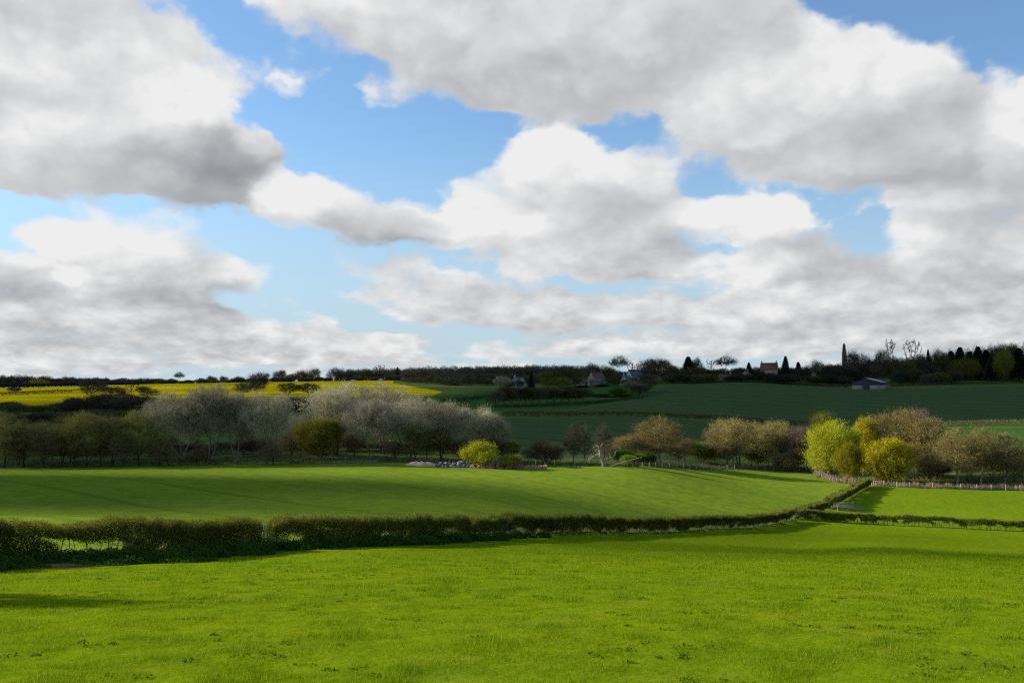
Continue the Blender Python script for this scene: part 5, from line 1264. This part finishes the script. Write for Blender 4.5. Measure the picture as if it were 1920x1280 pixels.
def gable_house(name, px, Y, w, dpt, eave, ridge, rz, wall, roof, label, chim=(), wins=(), gwins=(), dz=0.0):
    """ridge along local x; w long, dpt deep; front faces -y"""
    g = ground(px, Y); g.z += dz; t = thing(name, g, label, 'house', None, math.radians(rz)); W2, D2 = w/2, dpt/2
    V = [(-W2,-D2,-.8), (W2,-D2,-.8), (W2,D2,-.8), (-W2,D2,-.8), (-W2,-D2,eave), (W2,-D2,eave), (W2,D2,eave), (-W2,D2,eave), (-W2,0,ridge), (W2,0,ridge)]
    obj('wall', mesh('wall', V, [np.array([[0,1,5,4],[2,3,7,6],[1,2,6,5],[3,0,4,7]]), np.array([[5,6,9],[7,4,8]])], wall), t)
    ov, th_ = .28, .14; sl = (ridge-eave)/D2; e0 = eave-sl*ov+.04
    R = []
    for sgn in (-1, 1):
        y0 = sgn*(D2+ov); R.append((np.array([(-W2-ov, y0, e0), (W2+ov, y0, e0), (W2+ov, 0, ridge+.04), (-W2-ov, 0, ridge+.04), (-W2-ov, y0, e0+th_), (W2+ov, y0, e0+th_), (W2+ov, 0, ridge+.04+th_), (-W2-ov, 0, ridge+.04+th_)]),
            np.array([[0,1,2,3],[4,7,6,5],[0,4,5,1],[1,5,6,2],[3,2,6,7],[0,3,7,4]])))
    V, F = join(R); rf = obj('roof', mesh('roof', V, F, roof), t)
    for x in chim:
        Vc, Fc = join([box(x-.42, x+.42, -.38, .38, ridge-.6, ridge+1.35), box(x-.22, x+.22, -.2, .2, ridge+1.35, ridge+1.75)]); obj('chimney', mesh('chimney', Vc, Fc, roof if roof is M_pan else wall), rf)
    for x, z, a, b in wins:
        Vw, Fw = box(x-a/2, x+a/2, -D2-.05, -D2+.05, z-b/2, z+b/2); fr = obj('window', mesh('window', Vw, [Fw], M_render), t)
        Vw, Fw = box(x-a/2+.08, x+a/2-.08, -D2-.07, -D2-.055, z-b/2+.08, z+b/2-.08); obj('pane', mesh('pane', Vw, [Fw], M_glass), fr)
    for sx, y, z, a, b in gwins:
        X = sx*W2; Vw, Fw = box(X-.05, X+.05, y-a/2, y+a/2, z-b/2, z+b/2); fr = obj('window', mesh('window', Vw, [Fw], M_render), t)
        Vw, Fw = box(X+sx*.055, X+sx*.07, y-a/2+.08, y+a/2-.08, z-b/2+.08, z+b/2-.08); obj('pane', mesh('pane', Vw, [Fw], M_glass), fr)
    return t
two = [(-3, 1.4, 1.1, 1.2), (0, 1.4, 1.1, 1.2), (3, 1.4, 1.1, 1.2), (-3, 4.0, 1.0, 1.1), (3, 4.0, 1.0, 1.1)]
gable_house('farmhouse', 1119, 745, 10.5, 7.5, 5.6, 9.6, 35, M_limest, M_pan, 'stone farmhouse with a steep red tiled roof and a tall gable facing left', (-4.6, 4.4), two, ((-1, 0, 3.0, 1, 1.3),), .3)
gable_house('outbuilding', 1118, 735, 9.5, 5.5, 2.8, 4.9, -6, M_limest, M_slate, 'low blue slate roofed outbuilding in front of the farmhouse', (), ((-2, 1.3, .9, 1.1), (2, 1.3, .9, 1.1)), (), .0)
gable_house('cottage', 1091, 735, 7.5, 6.0, 2.9, 5.7, 62, M_limest, M_slate, 'small stone cottage with its pale gable end left of the slate outbuilding', (), ((0, 1.4, 1, 1.1),), ((-1, 0, 2.6, 1.0, 1.1),))
gable_house('shed', 1080, 732, 4.0, 3.0, 2.2, 3.4, 5, M_render, M_slate, 'little white walled shed at the left end of the farm', (), ((0, 1.1, .8, .9),))
gable_house('cottage', 1175, 735, 8.5, 6.5, 4.2, 7.2, 55, M_render, M_slate, 'white rendered cottage with a gable end facing the field', (-3.8,), ((0, 1.4, 1, 1.1),), ((-1, 0, 3.6, 1.0, 1.1), (-1, 1.6, 1.3, 1.0, 1.1)))
gable_house('house', 1190, 748, 10.0, 7.5, 6.2, 10.8, 30, M_render, M_slate, 'taller slate roofed house half hidden behind the white cottage', (4.4,), two, ((-1, 0, 3.4, 1.0, 1.2),))
gable_house('house', 972, 735, 10.0, 7.0, 4.8, 8.2, -55, M_render, M_slate, 'white house with a bright gable among trees left of the conifer', (-4.5,), ((0, 1.4, 1, 1.2),), ((1, 0, 3.4, 1.0, 1.2), (1, 1.4, 1.3, 1.0, 1.2)))
gable_house('manor_house', 1444, 760, 12.2, 9.0, 7.8, 13.0, -24, M_limest, M_pan, 'big red roofed house on the ridge with a chimney at each end', (-5.4, 5.4), [(-4, 1.6, 1.1, 1.4), (0, 1.6, 1.1, 1.4), (4, 1.6, 1.1, 1.4), (-4, 5.0, 1.1, 1.4), (4, 5.0, 1.1, 1.4)], ((1, 0, 5.2, 1.1, 1.3),), .6)
gable_house('cottage', 1361, 742, 9.5, 5.5, 3.4, 5.6, 8, M_limest, M_brown, 'low tan cottage under the umbrella shaped tree', (4.0,), ((-2.6, 1.5, 1.0, 1.1), (1.2, 1.5, 1.0, 1.1)))
gable_house('cottage', 1401, 752, 7.0, 6.0, 4.4, 7.6, 60, M_limest, M_brown, 'narrow tan gabled cottage left of the big red roofed house', (3,), (), ((-1, 0, 3.8, .9, 1.1),))
gable_house('house', 1524, 765, 9.0, 7.0, 5.8, 10.2, 66, M_limest, M_slate, 'grey gabled house between the black evergreens', (4,), (), ((-1, -1.2, 3.0, .9, 1.1), (-1, 1.2, 3.0, .9, 1.1)))
# pink walled hut in the valley
gable_house('hut', 468, 262, 3.4, 3.0, 1.7, 2.7, 14, M_block, M_pan, 'small pink walled hut with a red roof behind the shaded trees', (), ((.6, 1.3, .5, .6),), (), 1.2)
# barn
g = ground(1632, 682); t = thing('barn', g, 'dark clad farm barn with pinkish block walls and one pale roof panel', 'barn', None, math.radians(-34))
bw, bl, be, br_ = 18.5, 17.0, 4.6, 7.2                       # gable faces local -y
for x0, x1 in ((-bw/2, -2.4), (2.4, bw/2)):
    obj('block_wall', mesh('block_wall', *(lambda v, f: (v, [f]))(*box(x0, x1, -bl/2, -bl/2+.25, -1.5, 2.3)), M_block), t)
obj('block_wall', mesh('block_wall', *(lambda v, f: (v, [f]))(*box(bw/2-.25, bw/2, -bl/2+.252, bl/2, -1.5, 2.3)), M_block), t)
obj('block_wall', mesh('block_wall', *(lambda v, f: (v, [f]))(*box(-bw/2, -bw/2+.25, -bl/2+.252, bl/2, -1.5, 2.3)), M_block), t)
V = [(-bw/2, -bl/2, 2.31), (bw/2, -bl/2, 2.31), (bw/2, -bl/2, be), (0, -bl/2, br_), (-bw/2, -bl/2, be)]
V2 = V+[(x, bl/2, z) for x, y, z in V]
obj('cladding', mesh('cladding', V2, [np.array([[0,1,2,4],[5,9,7,6],[1,6,7,2],[5,0,4,9]]), np.array([[4,2,3],[9,8,7]])], M_clad), t)
obj('door', mesh('door', *(lambda v, f: (v, [f]))(*box(-2.38, 2.38, -bl/2+.05, -bl/2+.2, -1.5, 2.3)), M_clad), t)
for sg, mt in ((-1, M_clad), (1, M_sheet)):
    a, b = sg*(bw/2+.3), be-.1; Vr = np.array([(a, -bl/2-.3, b), (a, bl/2+.3, b), (0, bl/2+.3, br_+.02), (0, -bl/2-.3, br_+.02)]); Vr = np.concatenate([Vr, Vr+[0, 0, .12]])
    o = obj('roof', mesh('roof', Vr, [np.array([[0,1,2,3],[4,7,6,5],[0,4,5,1],[1,5,6,2],[2,6,7,3],[3,7,4,0]])], mt), t)
    if sg > 0: o['label'] = 'pale sheeted roof slope'

# low weeds and rank tufts scattered over the near field
rs = np.random.default_rng(91); sp = []
for k in range(170):
    Y = float(np.exp(rs.uniform(math.log(8.5), math.log(60)))); u = rs.uniform(-.62, .62)
    if inside(NEARF, np.array([u*Y]), np.array([Y+3.0]))[0]:
        for j in range(rs.integers(1, 4)): sp.append((u*Y+rs.normal()*.35, Y+rs.normal()*.25, rs.uniform(.05, .20), rs.uniform(.02, .07), 20))
F_weed = leafmat('field_weed', c(.060,.125,.006), c(.110,.175,.008), 0.35, 1.2)
ground_cover('weeds', 'dark green weed rosettes and tufts dotted over the near field', sp, F_weed, 92, ls=.042, cat='weeds')
